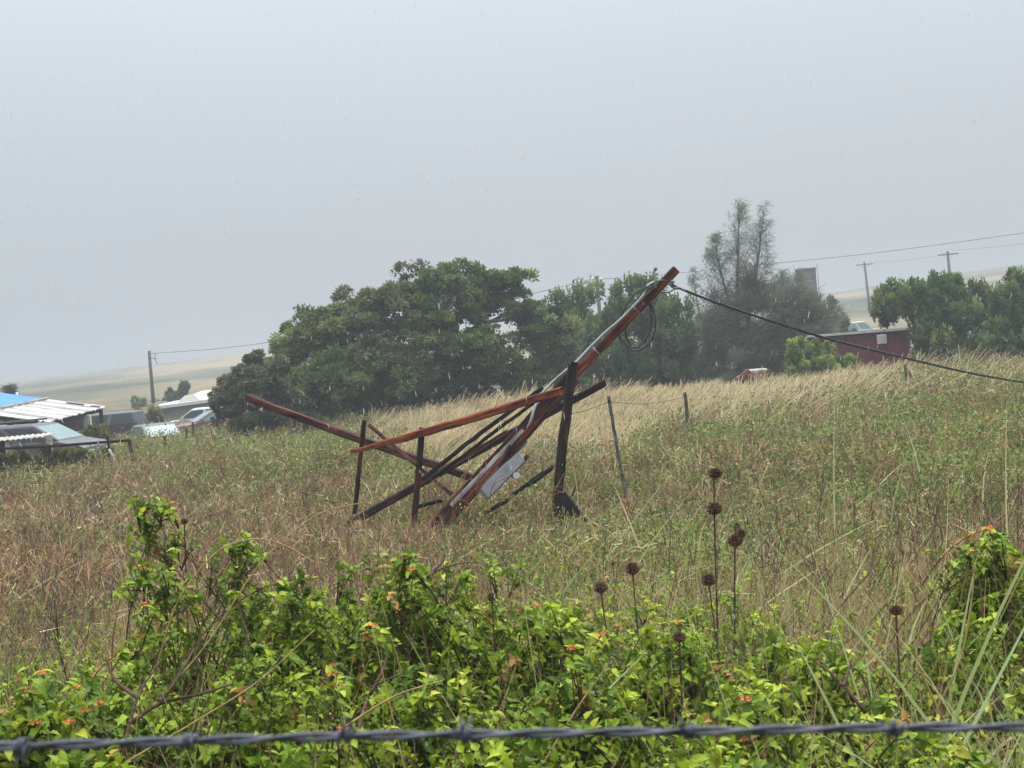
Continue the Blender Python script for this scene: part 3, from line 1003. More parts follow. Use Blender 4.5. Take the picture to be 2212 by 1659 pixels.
for (u, v) in ((1410, 588), (1447, 616)):
    mb = MB()
    q = P(u, v, 20.45)
    mb.tube([q, q + CR * .05 + CU * .03], [.012, .012], 6)
    mb.tube([q + CR * .04 + CU * .03, q + CR * .04 + CU * .075], [.03, .022], 8)
    sub(mb.build('insulator_hook', M['steel']), sp)
for (u, v, d) in ((1375, 672, 20.3), (1290, 762, 20.0)):
    q = P(u, v, d)
    mb = MB()
    mb.tube([q - CR * .075 + CU * .075 - _f * .12, q + CR * .03 - CU * .03 - _f * .12], [.008, .008], 5)
    sub(mb.build('strap', M['steel']), sp)
# dangling wire loops at the weatherhead
mb = MB()
def loop(pl, rad=.011):
    mb.tube(bez([P(*q) for q in pl], 50), rad, 6)
loop([(1401, 618, 20.3), (1375, 632, 20.3), (1350, 665, 20.35), (1337, 702, 20.4), (1340, 730, 20.7), (1360, 752, 20.75), (1380, 757, 20.7), (1402, 742, 20.65), (1414, 718, 20.6), (1416, 690, 20.6), (1410, 668, 20.6), (1398, 645, 20.5)])
loop([(1403, 622, 20.3), (1385, 645, 20.35), (1364, 672, 20.4), (1351, 705, 20.5), (1356, 735, 20.75), (1372, 751, 20.7), (1392, 738, 20.65), (1405, 712, 20.6), (1408, 680, 20.6), (1402, 655, 20.55), (1394, 635, 20.4)])
loop([(1403, 616, 20.3), (1418, 608, 20.3), (1436, 606, 20.35), (1448, 612, 20.5), (1462, 620, 20.5)])
loop([(1406, 624, 20.3), (1420, 628, 20.7), (1440, 632, 20.7), (1462, 624, 20.6), (1480, 627, 20.5)], .009)
tag(mb.build('wire_loops', M['cable']), 'tangle of black wire loops hanging behind the leaning pole', 'wires')
# downed service drop, three twisted conductors
cp = bez([P(*q) for q in ((1444, 612, 20.5), (1493, 633, 20.7), (1562, 659, 21), (1630, 682, 21.4), (1698, 704, 21.9), (1796, 734, 22.6), (1870, 752.5, 23.3), (1940, 769.5, 24), (2004, 785, 24.6), (2094, 805.5, 25.6), (2212, 826, 27), (2400, 852, 30))], 330)
t = np.linspace(0, 1, len(cp)) * 2 * math.pi * 34
cb = empty('downed_cable', cp[0], 'thick twisted black cable sagging from the leaning pole to the right edge', 'cable')
for k in range(3):
    off = np.stack([np.zeros_like(t), np.cos(t + k * 2.094), np.sin(t + k * 2.094)], 1) * .0125
    mb = MB(); mb.tube(cp + off, .0105, 5)
    sub(mb.build('conductor', M['cable']), cb)
mb = MB()
mb.tube(bez([P(1444, 611, 20.45), P(1455, 622, 20.5), P(1466, 621, 20.5), P(1480, 628, 20.6)], 14), .016, 6)
sub(mb.build('clamp', M['steel']), cb)

beam('loose_beam', (537, 860, 22.6), (1030, 1034, 21.0), .075, .10, M['mauve'], 'long faded red beam sticking up to the left of the collapsed frame', 'beam', .25, group=TIM, seed=5, bow=-.03, jag0=.04)
beam('loose_beam', (768, 974, 19.6), (1199, 848, 19.15), .09, .095, M['orange'], 'orange red beam with a splintered end lying across the frame', 'beam', .1, group=TIM, seed=6, taper0=.45, jag1=.14, jag0=.1, bow=-.02)
beam('loose_beam', (752, 1134, 20.1), (1303, 829, 20.9), .09, .095, M['dark'], 'long dark beam whose far end pokes out right of the upright post', 'beam', .1, group=TIM, seed=7, jag1=.03, bow=.02)
beam('loose_beam', (912, 1036, 19.75), (1168, 842, 20.1), .06, .055, M['black'], 'upper of two parallel blackened beams under the orange one', 'beam', 0, group=TIM, seed=8, jag1=.06, bow=.025)
beam('loose_beam', (922, 1044, 19.8), (1168, 858, 20.0), .06, .045, M['black'], 'lower of two parallel blackened beams under the orange one', 'beam', 0, group=TIM, seed=18)
beam('upright_post', (1198, 1150, 19.3), (1237, 791, 19.45), .115, .105, M['dark'], 'dark upright post still standing at the right of the frame', 'post', .2, group=TIM, seed=9, jag1=.06, bow=.018)
beam('upright_post', (893, 1145, 19.4), (912, 924, 19.5), .07, .072, M['dark'], 'short upright post carrying the orange red beam', 'post', .2, group=TIM, seed=10, taper0=.9)
beam('thin_brace', (797, 918, 21.3), (975, 1068, 20.6), .04, .05, M['mauve'], 'thin brace slanting down behind the short upright post', 'brace', 0, group=TIM, seed=11)
beam('side_board', (975, 1114, 19.1), (1180, 886, 19.35), .03, .06, M['rust'], 'narrow bright red board along the lower side of the leaning pole', 'board', 0, group=TIM, seed=12)
beam('side_board', (974, 1092, 19.2), (1130, 929, 19.3), .03, .05, M['greywood'], 'silver grey board beside the narrow bright red one', 'board', 0, group=TIM, seed=13)
beam('side_board', (1072, 1022, 19.9), (1137, 952, 20.0), .04, .05, M['greywood'], 'short grey board just above the meter box', 'board', 0, group=TIM, seed=14)
beam('broken_plank', (1214, 1070, 18.75), (1262, 1132, 18.5), .055, .115, M['black'], 'dark broken plank leaning at the foot of the upright post', 'plank', .2, group=TIM, seed=15, jag1=.04)
beam('broken_plank', (1115, 1064, 19.4), (1163, 1028, 19.5), .05, .045, M['black'], 'dark broken stick in the weeds right of the meter box', 'plank', 0, group=TIM, seed=16, jag1=.12, jag0=.05)
beam('broken_plank', (1050, 1107, 19.0), (1093, 1082, 19.0), .05, .05, M['dark'], 'half buried dark stub below the meter box', 'plank', 0, group=TIM, seed=17, jag1=.06, jag0=.05)
beam('broken_plank', (905, 1094, 20.4), (950, 1082, 20.5), .05, .05, M['black'], 'dark stub lying in the grass between the short post and pole', 'plank', 0, group=TIM, seed=19, jag1=.05, jag0=.05)
beam('thin_brace', (1003, 1098, 19.0), (1098, 968, 19.15), .028, .032, M['mauve'], 'thin faded lath lying along the front of the leaning pole', 'brace', 0, group=TIM, seed=41, jag1=.06)
beam('thin_brace', (1092, 935, 20.3), (905, 1050, 20.0), .045, .06, M['mauve'], 'faded red lath below the two parallel blackened beams', 'brace', 0, group=TIM, seed=42, jag0=.05)
beam('broken_plank', (1150, 1042, 19.3), (1185, 1016, 19.4), .05, .04, M['black'], 'ragged dark splinter above the stick right of the meter box', 'plank', .4, group=TIM, seed=43, jag1=.12, jag0=.1)
mb = MB(); mb.tube([P(1204, 1145, 18.8), P(1226, 1095, 18.85), P(1243, 1052, 18.9)], .012, 6)
tag(mb.build('thin_rod', M['black']), 'thin black rod crossing the dark broken plank', 'rod')
mb = MB()
for (u0, v0, u1, v1, u2, v2) in ((990, 1130, 1000, 1040, 1030, 985), (1010, 1130, 1035, 1060, 1075, 1010), (1040, 1125, 1030, 1050, 1052, 975), (975, 1120, 985, 1060, 1010, 1010), (1060, 1110, 1062, 1055, 1096, 1030),
                                 (1025, 1135, 1058, 1090, 1110, 1060), (1190, 1120, 1180, 1080, 1222, 1060), (1215, 1120, 1195, 1075, 1210, 1040), (905, 1110, 925, 1065, 960, 1030), (1000, 1100, 1045, 1045, 1050, 1000),
                                 (955, 1120, 940, 1080, 930, 1060), (1070, 1090, 1100, 1060, 1125, 1050), (1170, 1075, 1195, 1060, 1230, 1072), (1035, 1110, 1008, 1085, 985, 1080)):
    e = rng.normal(size=3) * 4
    mb.tube(bez([P(u0, v0 + 20, 18.95), P(u1, v1, 18.9), P(u2, v2, 19.0)], 12), .0055, 4)
    mb.tube(bez([P(u1, v1, 18.9), P(u1 + 10 + e[0], v1 - 22, 18.85), P(u1 + 24 + e[1], v1 - 30 + e[2], 18.9)], 8), .004, 4)
tag(mb.build('dry_vine', VINE), 'thin reddish dry vines climbing over the foot of the leaning pole', 'vine', kind='stuff')
# meter box
a, b = P(1042, 1070, 19.5), P(1127, 984, 19.75)
Lb = float(np.linalg.norm(b - a))
mx = frame_matrix(a, b, .12)
box = empty('meter_box', (0, 0, 0), 'flat grey metal meter box hanging tilted under the pole', 'meter box')
box.matrix_world = mx
mb = MB(); mb.box((0, -.03, -.10), (Lb, .03, .10), bev=.025); mb.build('cabinet', M['boxgrey'], box)
mb = MB(); mb.box((.03, -.04, -.082), (Lb - .03, -.0275, .082), bev=.006); mb.build('cover', M['boxgrey'], box)
mb = MB(); mb.tube([(Lb - .02, 0, -.07), (Lb + .06, 0, -.06)], [.028, .028], 8); mb.build('pipe_stub', M['rust'], box)
mb = MB()
q = mx.inverted() @ Vector(P(1113, 1028, 19.7))
mb.tube([(q.x, -.05, q.z), (q.x, .03, q.z), (q.x, .06, q.z)], [.05, .05, .03], 12)
mb.build('meter_socket', M['white'], box)

# ------------------------------------------------------------------ fence posts in the field
FP = 'old fence posts across the field'
def post(name, a, b, r, mat, label, n=6, sink=.35):
    p0, p1 = P(*a), P(*b)
    d = unit((p1 - p0)[None])[0]
    mb = MB()
    L = np.linalg.norm(p1 - p0) + sink
    ax = bez([p0 - d * sink, (p0 + p1) / 2 + np.array([.01, 0, 0]), p1], 10)
    mb.tube(ax, np.linspace(r * 1.05, r * .9, len(ax)), n)
    return tag(mb.build(name, mat), label, 'fence post', FP)
beam('fence_post', (766, 1110, 20.3), (787, 908, 20.3), .05, .055, M['dark'], 'thin dark post crossing in front of the long faded red beam', 'fence post', .3, group=FP, seed=31)
tp = empty('fence_post', P(1353, 1072, 20.5), 'leaning grey green steel stake right of the collapsed frame', 'fence post', FP)
o = beam('flange', (1354, 1085, 20.5), (1314, 856, 20.5), .014, .042, M['postgreen'], seed=32, parent=tp)
o = beam('web', (1354, 1085, 20.48), (1314, 856, 20.48), .034, .012, M['postgreen'], seed=33, parent=tp)
mb = MB(); q = P(1315.5, 866, 20.45); mb.box(q - .02, q + .02); sub(mb.build('clip', M['rustpost']), tp)
for (u0, v0, u1, v1, d, r, lb) in ((1483, 892, 1479, 847, 33, .045, 'short wooden post on the tan ridge under the tree line'),
                                   (1702, 868, 1697, 835, 38, .045, 'short post among tan grass below the red machine'),
                                   (1968, 850, 1964, 800, 40, .03, 'thin pale post below the red shed'),
                                   (1957, 835, 1955, 788, 41, .04, 'dark post standing in front of the red shed wall'),
                                   (2019, 850, 2016, 815, 41, .03, 'thin grey stick in the grass right of the red shed'),
                                   (1708, 892, 1703, 862, 34, .03, 'thin leaning stake in the grass below the green bushes'),
                                   (357, 985, 355, 941, 40, .045, 'dark post in the weeds below the pale blue car'),
                                   (403, 950, 402, 924, 46, .045, 'dark post beside the small tree on the left'),
                                   (417, 932, 416, 912, 50, .045, 'short post just left of the small tree trunks')):
    post('fence_post', (u0, v0, d), (u1, v1, d), r, M['postwood'], lb)
mb = MB()
mb.tube(bez([P(1315, 868, 20.45), P(1270, 885, 20.2), P(1222, 897, 19.6)], 16), .005, 4)
mb.tube(bez([P(1315, 868, 20.45), P(1400, 872, 26), P(1481, 858, 33)], 16), .005, 4)
tag(mb.build('fence_wire', M['rustpost']), 'thin slack wire strung from the steel stake', 'wire')

# ------------------------------------------------------------------ barbed wire close to the lens
def barbed():
    u = np.linspace(-700, 2900, 520)
    v = np.interp(u, [-700, 0, 410, 750, 1010, 1490, 1930, 2212, 2900], [1634, 1613, 1601, 1590, 1587, 1580, 1572, 1571, 1571])
    d = .97 + (u - 1100) * 1e-5
    c = np.array([P(*q) for q in zip(u, v, d)])
    ph = np.linspace(0, 2 * math.pi * 10.6, len(u))
    root = empty('barbed_wire', P(1106, 1587, .97), 'twisted strand of dark barbed wire across the bottom of the picture', 'barbed wire')
    for k in range(2):
        off = np.cos(ph + k * math.pi)[:, None] * CU * .00195 + np.sin(ph + k * math.pi)[:, None] * _f * .00195
        mb = MB(); mb.tube(c + off, .0017, 8)
        sub(mb.build('strand', M['galv']), root)
    for j, bu in enumerate((-300, 52, 408, 752, 1006, 1490, 1930, 2330)):
        i = int(np.argmin(abs(u - bu)))
        p = c[i]
        tg = unit((c[i + 1] - c[i - 1])[None])[0]
        mb = MB()
        for s in range(2):
            th = np.linspace(0, 2 * math.pi * 1.6, 22) + j * 1.1 + s * 1.6
            ax = np.linspace(-.0042, .0042, 22) + (s - .5) * .004
            coil = p + tg * ax[:, None] + (np.cos(th)[:, None] * CU + np.sin(th)[:, None] * _f) * .0047
            r0 = unit((coil[0] - p)[None])[0]; r1 = unit((coil[-1] - p)[None])[0]
            t0 = np.cross(tg, r0); t1 = np.cross(tg, r1)
            path = np.vstack([coil[0] - t0 * .016 + r0 * .003, coil[0] - t0 * .007, coil, coil[-1] + t1 * .007, coil[-1] + t1 * .016 + r1 * .003])
            rad = np.full(len(path), .0011); rad[0] = rad[-1] = .0003
            mb.tube(path, rad, 6)
        sub(mb.build('barb', M['galv']), root)
barbed()

# ------------------------------------------------------------------ trees
def tree(name, label, cat, base, lobes, leafcols, leafp, nclump, nleaf, Lleaf, clump_r, mode='rosette', limbs=(), trunk_r=.2, group=None, matl='treeleaf', aspect=.55, barkm=None, shell=.72, fill=.25, dd=1.0, tops=(), young_lit=.9, per=7, subr=.75):
    """lobes: (u, v, ru, rv, d) ellipsoids in the crown; limbs: lists of points"""
    root = empty(name, base, label, cat, group)
    base = np.array(base, float)
    B = Bag()
    ar = np.array([l[2] * l[3] for l in lobes], float)
    cnt = np.maximum(3, (nclump * 1.5 * ar / ar.sum())).astype(int)
    for (u, v, ru, rv, d), n in zip(lobes, cnt):
        c = P(u, v, d)
        sx, sz = 1.1 * ru / FPX * d, 1.1 * rv / FPX * d
        sy = (sx + sz) * .5 * dd
        ns = max(4, int(n / per))
        lim0 = min(1.0, .5 * min(sx, sz) / subr)
        dirs = rnd_dir(ns)
        dirs[:, 1] = np.where(rng.random(ns) < .65, -abs(dirs[:, 1]), dirs[:, 1])
        rad = np.where(rng.random(ns) < fill, rng.uniform(.2, .8, ns), rng.uniform(shell, 1.08, ns)) * np.where(rng.random(ns) < .12, 1.12, 1)
        sc = c + dirs * rad[:, None] * np.maximum(.2, np.array([sx, sy, sz]) - .35 * subr * lim0)
        lim = min(1.0, .5 * min(sx, sz) / subr)
        sr = subr * lim * rng.uniform(.6, 1.3, ns)
        c_r = clump_r * min(1.0, .35 + .65 * lim)
        # clumps over the upper and outer side of each bough
        k = np.repeat(np.arange(ns), per)
        n = len(k)
        d2 = unit(rnd_dir(n) + dirs[k] * .55 + np.array([0, 0, .55]))
        ctr = sc[k] + d2 * sr[k][:, None] * [1, 1, .75] * rng.uniform(.6, 1.05, (n, 1))
        cr = c_r * rng.uniform(.6, 1.35, n)
        up = unit(d2 + np.array([0, 0, .5]))
        m = n * nleaf
        cc = np.repeat(ctr, nleaf, 0)
        uu = np.repeat(up, nleaf, 0)
        crr = np.repeat(cr, nleaf)[:, None]
        clcol = (pick(ns, leafcols, leafp) * tint(ns, (1, 1, 1), .25, .06))[k] * tint(n, (1, 1, 1), .3, .06)
        col = np.repeat(clcol, nleaf, 0) * tint(m, (1, 1, 1), .15, .05)
        if mode == 'rosette':
            r = rnd_dir(m)
            r = unit(r + uu * .75)
            rr = rng.random((m, 1)) ** .45
            p = cc + r * crr * rr * [1, 1, .75]
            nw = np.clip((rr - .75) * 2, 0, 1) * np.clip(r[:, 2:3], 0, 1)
            col = col * (1 + young_lit * nw * np.array([1.0, .85, .3]))  # lit clump tops and new growth painted into the upward outer leaves
            ax = unit(r + rng.normal(size=(m, 3)) * .55 + np.array([0, 0, -.1]))
            sd_ = unit(np.cross(ax, uu + rng.normal(size=(m, 3)) * .5))
            B.rhombs(p, ax, sd_, Lleaf * rng.uniform(.65, 1.3, m), Lleaf * aspect * rng.uniform(.7, 1.2, m), col)
        elif mode == 'tuft':      # upright knobby shoots
            r = rnd_dir(m) * [.55, .55, 1.0]
            p = cc + r * crr * [1, 1, 1.5] * rng.random((m, 1)) ** .4 + np.array([0, 0, .1])
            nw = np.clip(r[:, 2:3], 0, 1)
            col = col * (1 + young_lit * nw * np.array([.8, .8, .3]))  # upward leaves coloured lighter: light from above plus fresh growth
            ax = unit(r * 1.2 + rng.normal(size=(m, 3)) * .4 + np.array([0, 0, .45]))
            sd_ = unit(np.cross(ax, rnd_dir(m)))
            B.rhombs(p, ax, sd_, Lleaf * rng.uniform(.65, 1.3, m), Lleaf * aspect * rng.uniform(.7, 1.2, m), col)
        else:                     # needles: wispy sprays
            r = rnd_dir(m)
            p = cc + r * crr * rng.random((m, 1)) ** .5
            ax = unit(uu * .4 + rng.normal(size=(m, 3)) * .45 + np.array([.18, 0, .45]))
            B.strips(p, ax, Lleaf * rng.uniform(.6, 1.4, m), Lleaf * aspect * rng.uniform(.7, 1.3, m), np.tile([.25, 0, -.25], (m, 1)), col, 1, .3)
    for q in tops:
        q(B)
    cr = B.build('crown', M[matl])
    sub(cr, root)
    cr['kind'] = 'stuff'
    mb = MB()
    for pl in limbs:
        pts = bez([P(*q[:3]) for q in pl], 10)
        rad = np.interp(np.linspace(0, 1, len(pts)), np.linspace(0, 1, len(pl)), [q[3] for q in pl])
        mb.tube(pts, rad, 7)
    # twigs from the limbs into the crown
    sub(mb.build('trunk', barkm or BARK), root)
    return root
BARK = M['bark']
G1 = [(.115, .18, .05), (.155, .225, .06), (.085, .135, .045), (.23, .29, .085), (.16, .16, .075)]

# the big spreading tree
lob = [(1000, 625, 80, 50, 55), (1085, 640, 55, 42, 55), (925, 650, 95, 62, 54.5), (845, 690, 90, 62, 54), (780, 675, 60, 45, 55), (720, 730, 80, 55, 54), (640, 740, 40, 38, 54.5),
       (660, 790, 90, 55, 53.5), (760, 800, 100, 60, 53), (870, 790, 110, 62, 53), (990, 760, 90, 48, 53.5), (1090, 750, 75, 45, 54), (1180, 720, 55, 50, 55), (1150, 690, 40, 45, 55.5),
       (600, 835, 70, 45, 53.5), (700, 870, 100, 45, 53.5), (820, 860, 100, 40, 54), (930, 840, 80, 40, 54), (1020, 820, 70, 36, 54.5), (1120, 810, 70, 40, 54.5), (1215, 780, 50, 48, 55),
       (560, 792, 36, 25, 54), (1000, 680, 60, 26, 54.5), (935, 700, 60, 30, 53.5), (1215, 830, 45, 25, 54.5), (1120, 668, 38, 32, 54.5), (760, 900, 90, 26, 54), (880, 885, 90, 26, 54.5), (1000, 865, 80, 26, 55), (1110, 850, 70, 26, 55), (660, 915, 60, 22, 53.8)]
lob += [(1105, 618, 36, 30, 55), (1040, 605, 50, 28, 55), (880, 640, 50, 34, 54.5), (690, 700, 46, 32, 54.5)]
bz = on_ground(860, 905, 56)
tree('spreading_tree', 'large dark green spreading tree with a domed crown behind the collapsed frame', 'tree', bz, lob, G1, [3, 3, 2, 1.2, 1], 2500, 60, .14, .30, fill=.4,
     limbs=[[(880, 930, 56, .28), (900, 840, 56, .24), (960, 750, 56, .16), (1050, 700, 55.5, .09), (1110, 670, 55.5, .04)],
            [(880, 930, 56, .26), (860, 830, 56, .2), (800, 740, 55.5, .13), (740, 700, 55, .06)],
            [(900, 840, 56, .2), (990, 790, 55.5, .15), (1060, 730, 55.2, .09), (1000, 640, 55, .04)],
            [(960, 750, 56, .12), (1040, 700, 54.6, .09), (1095, 690, 54.5, .06), (1130, 675, 54.5, .04)],
            [(870, 880, 56, .2), (960, 850, 55, .15), (1040, 790, 54.5, .1), (1100, 750, 54.5, .05)],
            [(870, 880, 56, .2), (760, 860, 55, .13), (660, 800, 54.5, .07)]], trunk_r=.3)
# smaller greyer tree at its left foot
lob = [(572, 845, 62, 46, 50), (520, 860, 42, 40, 50), (494, 902, 28, 34, 50), (545, 895, 58, 36, 49.5), (610, 890, 60, 40, 50), (515, 822, 30, 22, 50.3), (580, 800, 38, 26, 50.5), (660, 900, 46, 34, 50), (480, 872, 16, 18, 50), (547, 778, 16, 12, 50.6)]
tree('small_tree', 'small grey green tree with thin trunks at the left foot of the spreading tree', 'tree', on_ground(555, 955, 50), lob,
     [(.105, .13, .062), (.14, .16, .08), (.085, .105, .055), (.165, .16, .095)], [3, 3, 2, 1], 330, 60, .12, .30,
     limbs=[[(566, 962, 50, .1), (562, 925, 50, .08), (555, 880, 50, .05), (545, 830, 50, .02)], [(536, 962, 50, .09), (530, 925, 50, .07), (510, 880, 50, .045), (490, 845, 50, .02)],
            [(562, 925, 50, .06), (590, 885, 50, .04), (615, 850, 50, .02)], [(610, 960, 50, .07), (616, 920, 50, .05), (640, 880, 50, .02)]])
# two bushy trees behind the pole
G2 = [(.09, .145, .062), (.12, .18, .075), (.07, .115, .052), (.165, .225, .095)]
lob = [(1215, 690, 60, 44, 62), (1290, 700, 60, 62, 62), (1250, 760, 90, 60, 61), (1330, 770, 60, 50, 62), (1200, 740, 40, 50, 61.5), (1240, 815, 90, 30, 61), (1330, 815, 60, 30, 61.5)]
tree('bushy_tree', 'bushy dark green tree between the spreading tree and the leaning pole', 'tree', on_ground(1270, 830, 62), lob, G2, [3, 3, 2, 1], 420, 70, .15, .34, mode='tuft',
     limbs=[[(1270, 850, 62.5, .2), (1265, 780, 62.5, .14), (1285, 690, 62.5, .05)], [(1265, 790, 62.5, .1), (1220, 720, 62.5, .04)]])
lob = [(1375, 670, 62, 44, 61), (1440, 690, 55, 52, 61), (1330, 715, 40, 44, 61.5), (1420, 760, 75, 56, 60.5), (1350, 800, 80, 36, 60.5), (1462, 730, 34, 60, 61), (1460, 800, 50, 36, 60.5), (1400, 815, 80, 24, 60.5)]
tree('bushy_tree', 'rounded dark green tree directly behind the wire loops', 'tree', on_ground(1400, 830, 61), lob, G2, [3, 3, 2, 1], 470, 70, .15, .34, mode='tuft',
     limbs=[[(1400, 850, 61.5, .2), (1400, 780, 61.5, .14), (1385, 680, 61.5, .05)], [(1400, 790, 61.5, .1), (1445, 700, 61.5, .04)]])

# casuarina: thin spires over a grey green mass
def spire(u0, v0, u1, v1, d, spread, n, dens=14):
    def f(B):
        a, b = P(u0, v0, d), P(u1, v1, d)
        t = rng.random(n) ** .8
        c = a + (b - a) * t[:, None]
        wd = spread * (1 - t) ** .75 + .12
        dr = rnd_dir(n) * [1, 1, .15]
        dr[:, 2] = .35 + .4 * rng.random(n)
        dr = unit(dr)
        Lb = wd * rng.uniform(.6, 1.4, n)
        B.strips(c, dr, Lb, .022, np.tile([.05, 0, .25], (n, 1)), tint(n, (.07, .062, .052), .2, .04), 2, .5)
        q = dens
        tt = rng.uniform(.3, 1.05, (n, q))
        p = (c[:, None] + dr[:, None] * (Lb[:, None] * tt)[..., None] + np.array([.05, 0, .25]) * (Lb[:, None] * tt * tt)[..., None]).reshape(-1, 3)
        p += rng.normal(size=p.shape) * .06
        ax = unit(np.repeat(dr, q, 0) * .6 + rng.normal(size=p.shape) * .5 + np.array([.35, 0, .1]))
        col = tint(n * q, (1, 1, 1), .2, .05) * pick(n * q, [(.16, .195, .125), (.21, .245, .16), (.12, .14, .095)], [3, 2, 2])
        B.strips(p, ax, rng.uniform(.15, .36, n * q), .02, np.tile([.1, 0, -.35], (n * q, 1)), col, 1, .3)
    return f
lob = [(1590, 690, 75, 80, 66), (1545, 740, 60, 80, 66), (1640, 690, 80, 75, 65.5), (1720, 700, 70, 62, 65), (1770, 730, 40, 50, 65.5), (1600, 780, 90, 40, 65), (1690, 770, 85, 50, 65), (1520, 790, 40, 36, 66), (1560, 812, 80, 26, 65), (1660, 805, 80, 26, 65), (1720, 770, 60, 40, 65)]
tree('casuarina_tree', 'tall wispy grey green tree with thin feathery spires against the sky', 'tree', on_ground(1610, 815, 66), lob,
     [(.135, .17, .105), (.18, .21, .135), (.105, .125, .082)], [3, 2, 2], 640, 56, .36, .42, mode='needle', aspect=.07, fill=.35, dd=.8,
     tops=[spire(1590, 680, 1596, 438, 66, 1.45, 150), spire(1618, 680, 1650, 442, 66, 1.25, 125), spire(1575, 680, 1543, 512, 66, 1.1, 120), spire(1505, 720, 1496, 585, 66.5, .6, 50),
           spire(1545, 700, 1530, 540, 66.3, .7, 55), spire(1660, 640, 1657, 520, 66, .5, 40), spire(1720, 700, 1725, 590, 65, .8, 60), spire(1745, 700, 1748, 640, 65, .8, 40), spire(1690, 690, 1688, 590, 65.2, .7, 55), spire(1795, 730, 1812, 668, 66, .6, 40)],
     limbs=[[(1600, 840, 66, .2), (1592, 700, 66, .14), (1594, 560, 66, .06), (1597, 440, 66, .015)], [(1600, 780, 66, .14), (1622, 660, 66, .09), (1640, 540, 66, .05), (1651, 445, 66, .012)],
            [(1592, 700, 66, .1), (1560, 600, 66, .05), (1543, 520, 66, .012)], [(1600, 800, 66, .12), (1690, 700, 65.5, .06), (1725, 620, 65, .02)], [(1560, 780, 66.3, .1), (1515, 690, 66.5, .04), (1497, 595, 66.5, .012)]])
# bright round bushes before the shed
G3 = [(.18, .27, .07), (.24, .34, .095), (.14, .21, .065)]
tree('round_bush', 'bright green rounded bush in front of the red shed', 'bush', on_ground(1760, 825, 52), [(1727, 782, 26, 40, 52), (1775, 780, 28, 42, 52), (1745, 796, 26, 30, 52), (1752, 812, 46, 18, 51.5), (1785, 804, 24, 24, 51.8)], G3, [3, 2, 2], 240, 60, .11, .24, mode='tuft',
     limbs=[[(1758, 838, 52, .07), (1756, 800, 52, .04), (1750, 770, 52, .02)]])
tree('round_bush', 'small bright green bush beside the larger one before the shed', 'bush', on_ground(1830, 815, 52.5), [(1828, 792, 18, 22, 52.5), (1838, 802, 13, 15, 52.5)], G3, [3, 2, 2], 80, 56, .10, .2, mode='tuft',
     limbs=[[(1829, 826, 52.5, .05), (1829, 795, 52.5, .02)]])
# knobby trees on the right
lob = [(1960, 665, 66, 40, 57), (2030, 655, 60, 46, 57), (1912, 678, 38, 26, 57.5), (2000, 715, 56, 46, 56.5), (2030, 755, 50, 42, 56.5), (1985, 770, 26, 26, 56.5)]
G4 = [(.09, .15, .055), (.12, .19, .065), (.065, .11, .045), (.17, .235, .085)]
tree('knobby_tree', 'blue green knobby tree rising behind the right end of the red shed', 'tree', on_ground(1990, 795, 57), lob, G4, [3, 3, 2, 1], 460, 60, .15, .29, mode='tuft',
     limbs=[[(2000, 815, 57.5, .16), (1990, 740, 57.5, .1), (1960, 670, 57.5, .03)], [(1995, 770, 57.5, .1), (2035, 690, 57.5, .03)]])
lob = [(2110, 680, 60, 46, 56), (2185, 670, 62, 56, 56), (2090, 740, 70, 50, 55.5), (2170, 745, 75, 52, 55.5), (2260, 700, 60, 70, 56), (2250, 775, 60, 36, 55.5), (2190, 630, 24, 26, 56.3), (2120, 785, 70, 26, 55.5), (2190, 785, 70, 26, 55.5), (2060, 770, 40, 30, 55.8), (2310, 720, 50, 70, 56)]
tree('knobby_tree', 'green knobby tree at the right edge of the picture', 'tree', on_ground(2150, 800, 56), lob, G4, [3, 3, 2, 1], 560, 60, .15, .30, mode='tuft',
     limbs=[[(2150, 820, 56.5, .18), (2150, 740, 56.5, .12), (2120, 680, 56.5, .03)], [(2150, 770, 56.5, .1), (2190, 650, 56.5, .03)], [(2230, 820, 56.5, .14), (2240, 740, 56.5, .08), (2260, 680, 56.5, .03)]])
# far bushes by the left pole
for (u, v, d, ru, rv, lb) in ((300, 880, 125, 28, 12, 'hazy green bush left of the far utility pole'), (345, 878, 130, 20, 11, 'hazy green bush behind the far utility pole'), (400, 850, 110, 10, 14, 'small hazy tree above the low white shed'),
                              (375, 862, 112, 14, 10, 'low hazy bush left of the peaked roof'), (1830, 735, 100, 25, 14, 'hazy bush behind the left end of the shed'), (1800, 700, 72, 22, 38, 'thin grey bush just right of the wispy tree')):
    tree('far_bush', lb, 'bush', on_ground(u, v + rv, d), [(u, v, ru, rv, d)], G2, [3, 3, 2, 1], 50, 40, .2, .35, mode='tuft', limbs=[[(u, v + rv + 10, d, .08), (u, v, d, .03)]])
tree('yellow_bush', 'yellowish dry bush between the dark van and the white sedan', 'bush', on_ground(325, 915, 70), [(322, 902, 24, 9, 70), (300, 910, 22, 8, 70), (342, 908, 13, 6, 70)], [(.33, .27, .10), (.26, .22, .09), (.18, .18, .07)], [3, 2, 1], 110, 50, .16, .3, mode='tuft',
     limbs=[[(325, 920, 70, .05), (322, 905, 70, .02)]])
for (u, v, d, ru, rv, lb) in ((205, 952, 46, 30, 14, 'weeds growing against the carport post'),
                              (60, 1000, 39, 80, 9, 'weeds hiding the wheels of the grey station wagon'), (180, 1000, 39, 70, 9, 'weeds below the nose of the grey station wagon')):
    tree('weed_mound', lb, 'weeds', on_ground(u, v + rv, d), [(u, v, ru, rv, d)], [(.12, .15, .05), (.17, .18, .07), (.09, .11, .04), (.2, .17, .08)], [3, 2, 2, 1], 110, 44, .11, .22, mode='tuft',
         limbs=[[(u, v + rv + 6, d, .04), (u, v, d, .015)]])

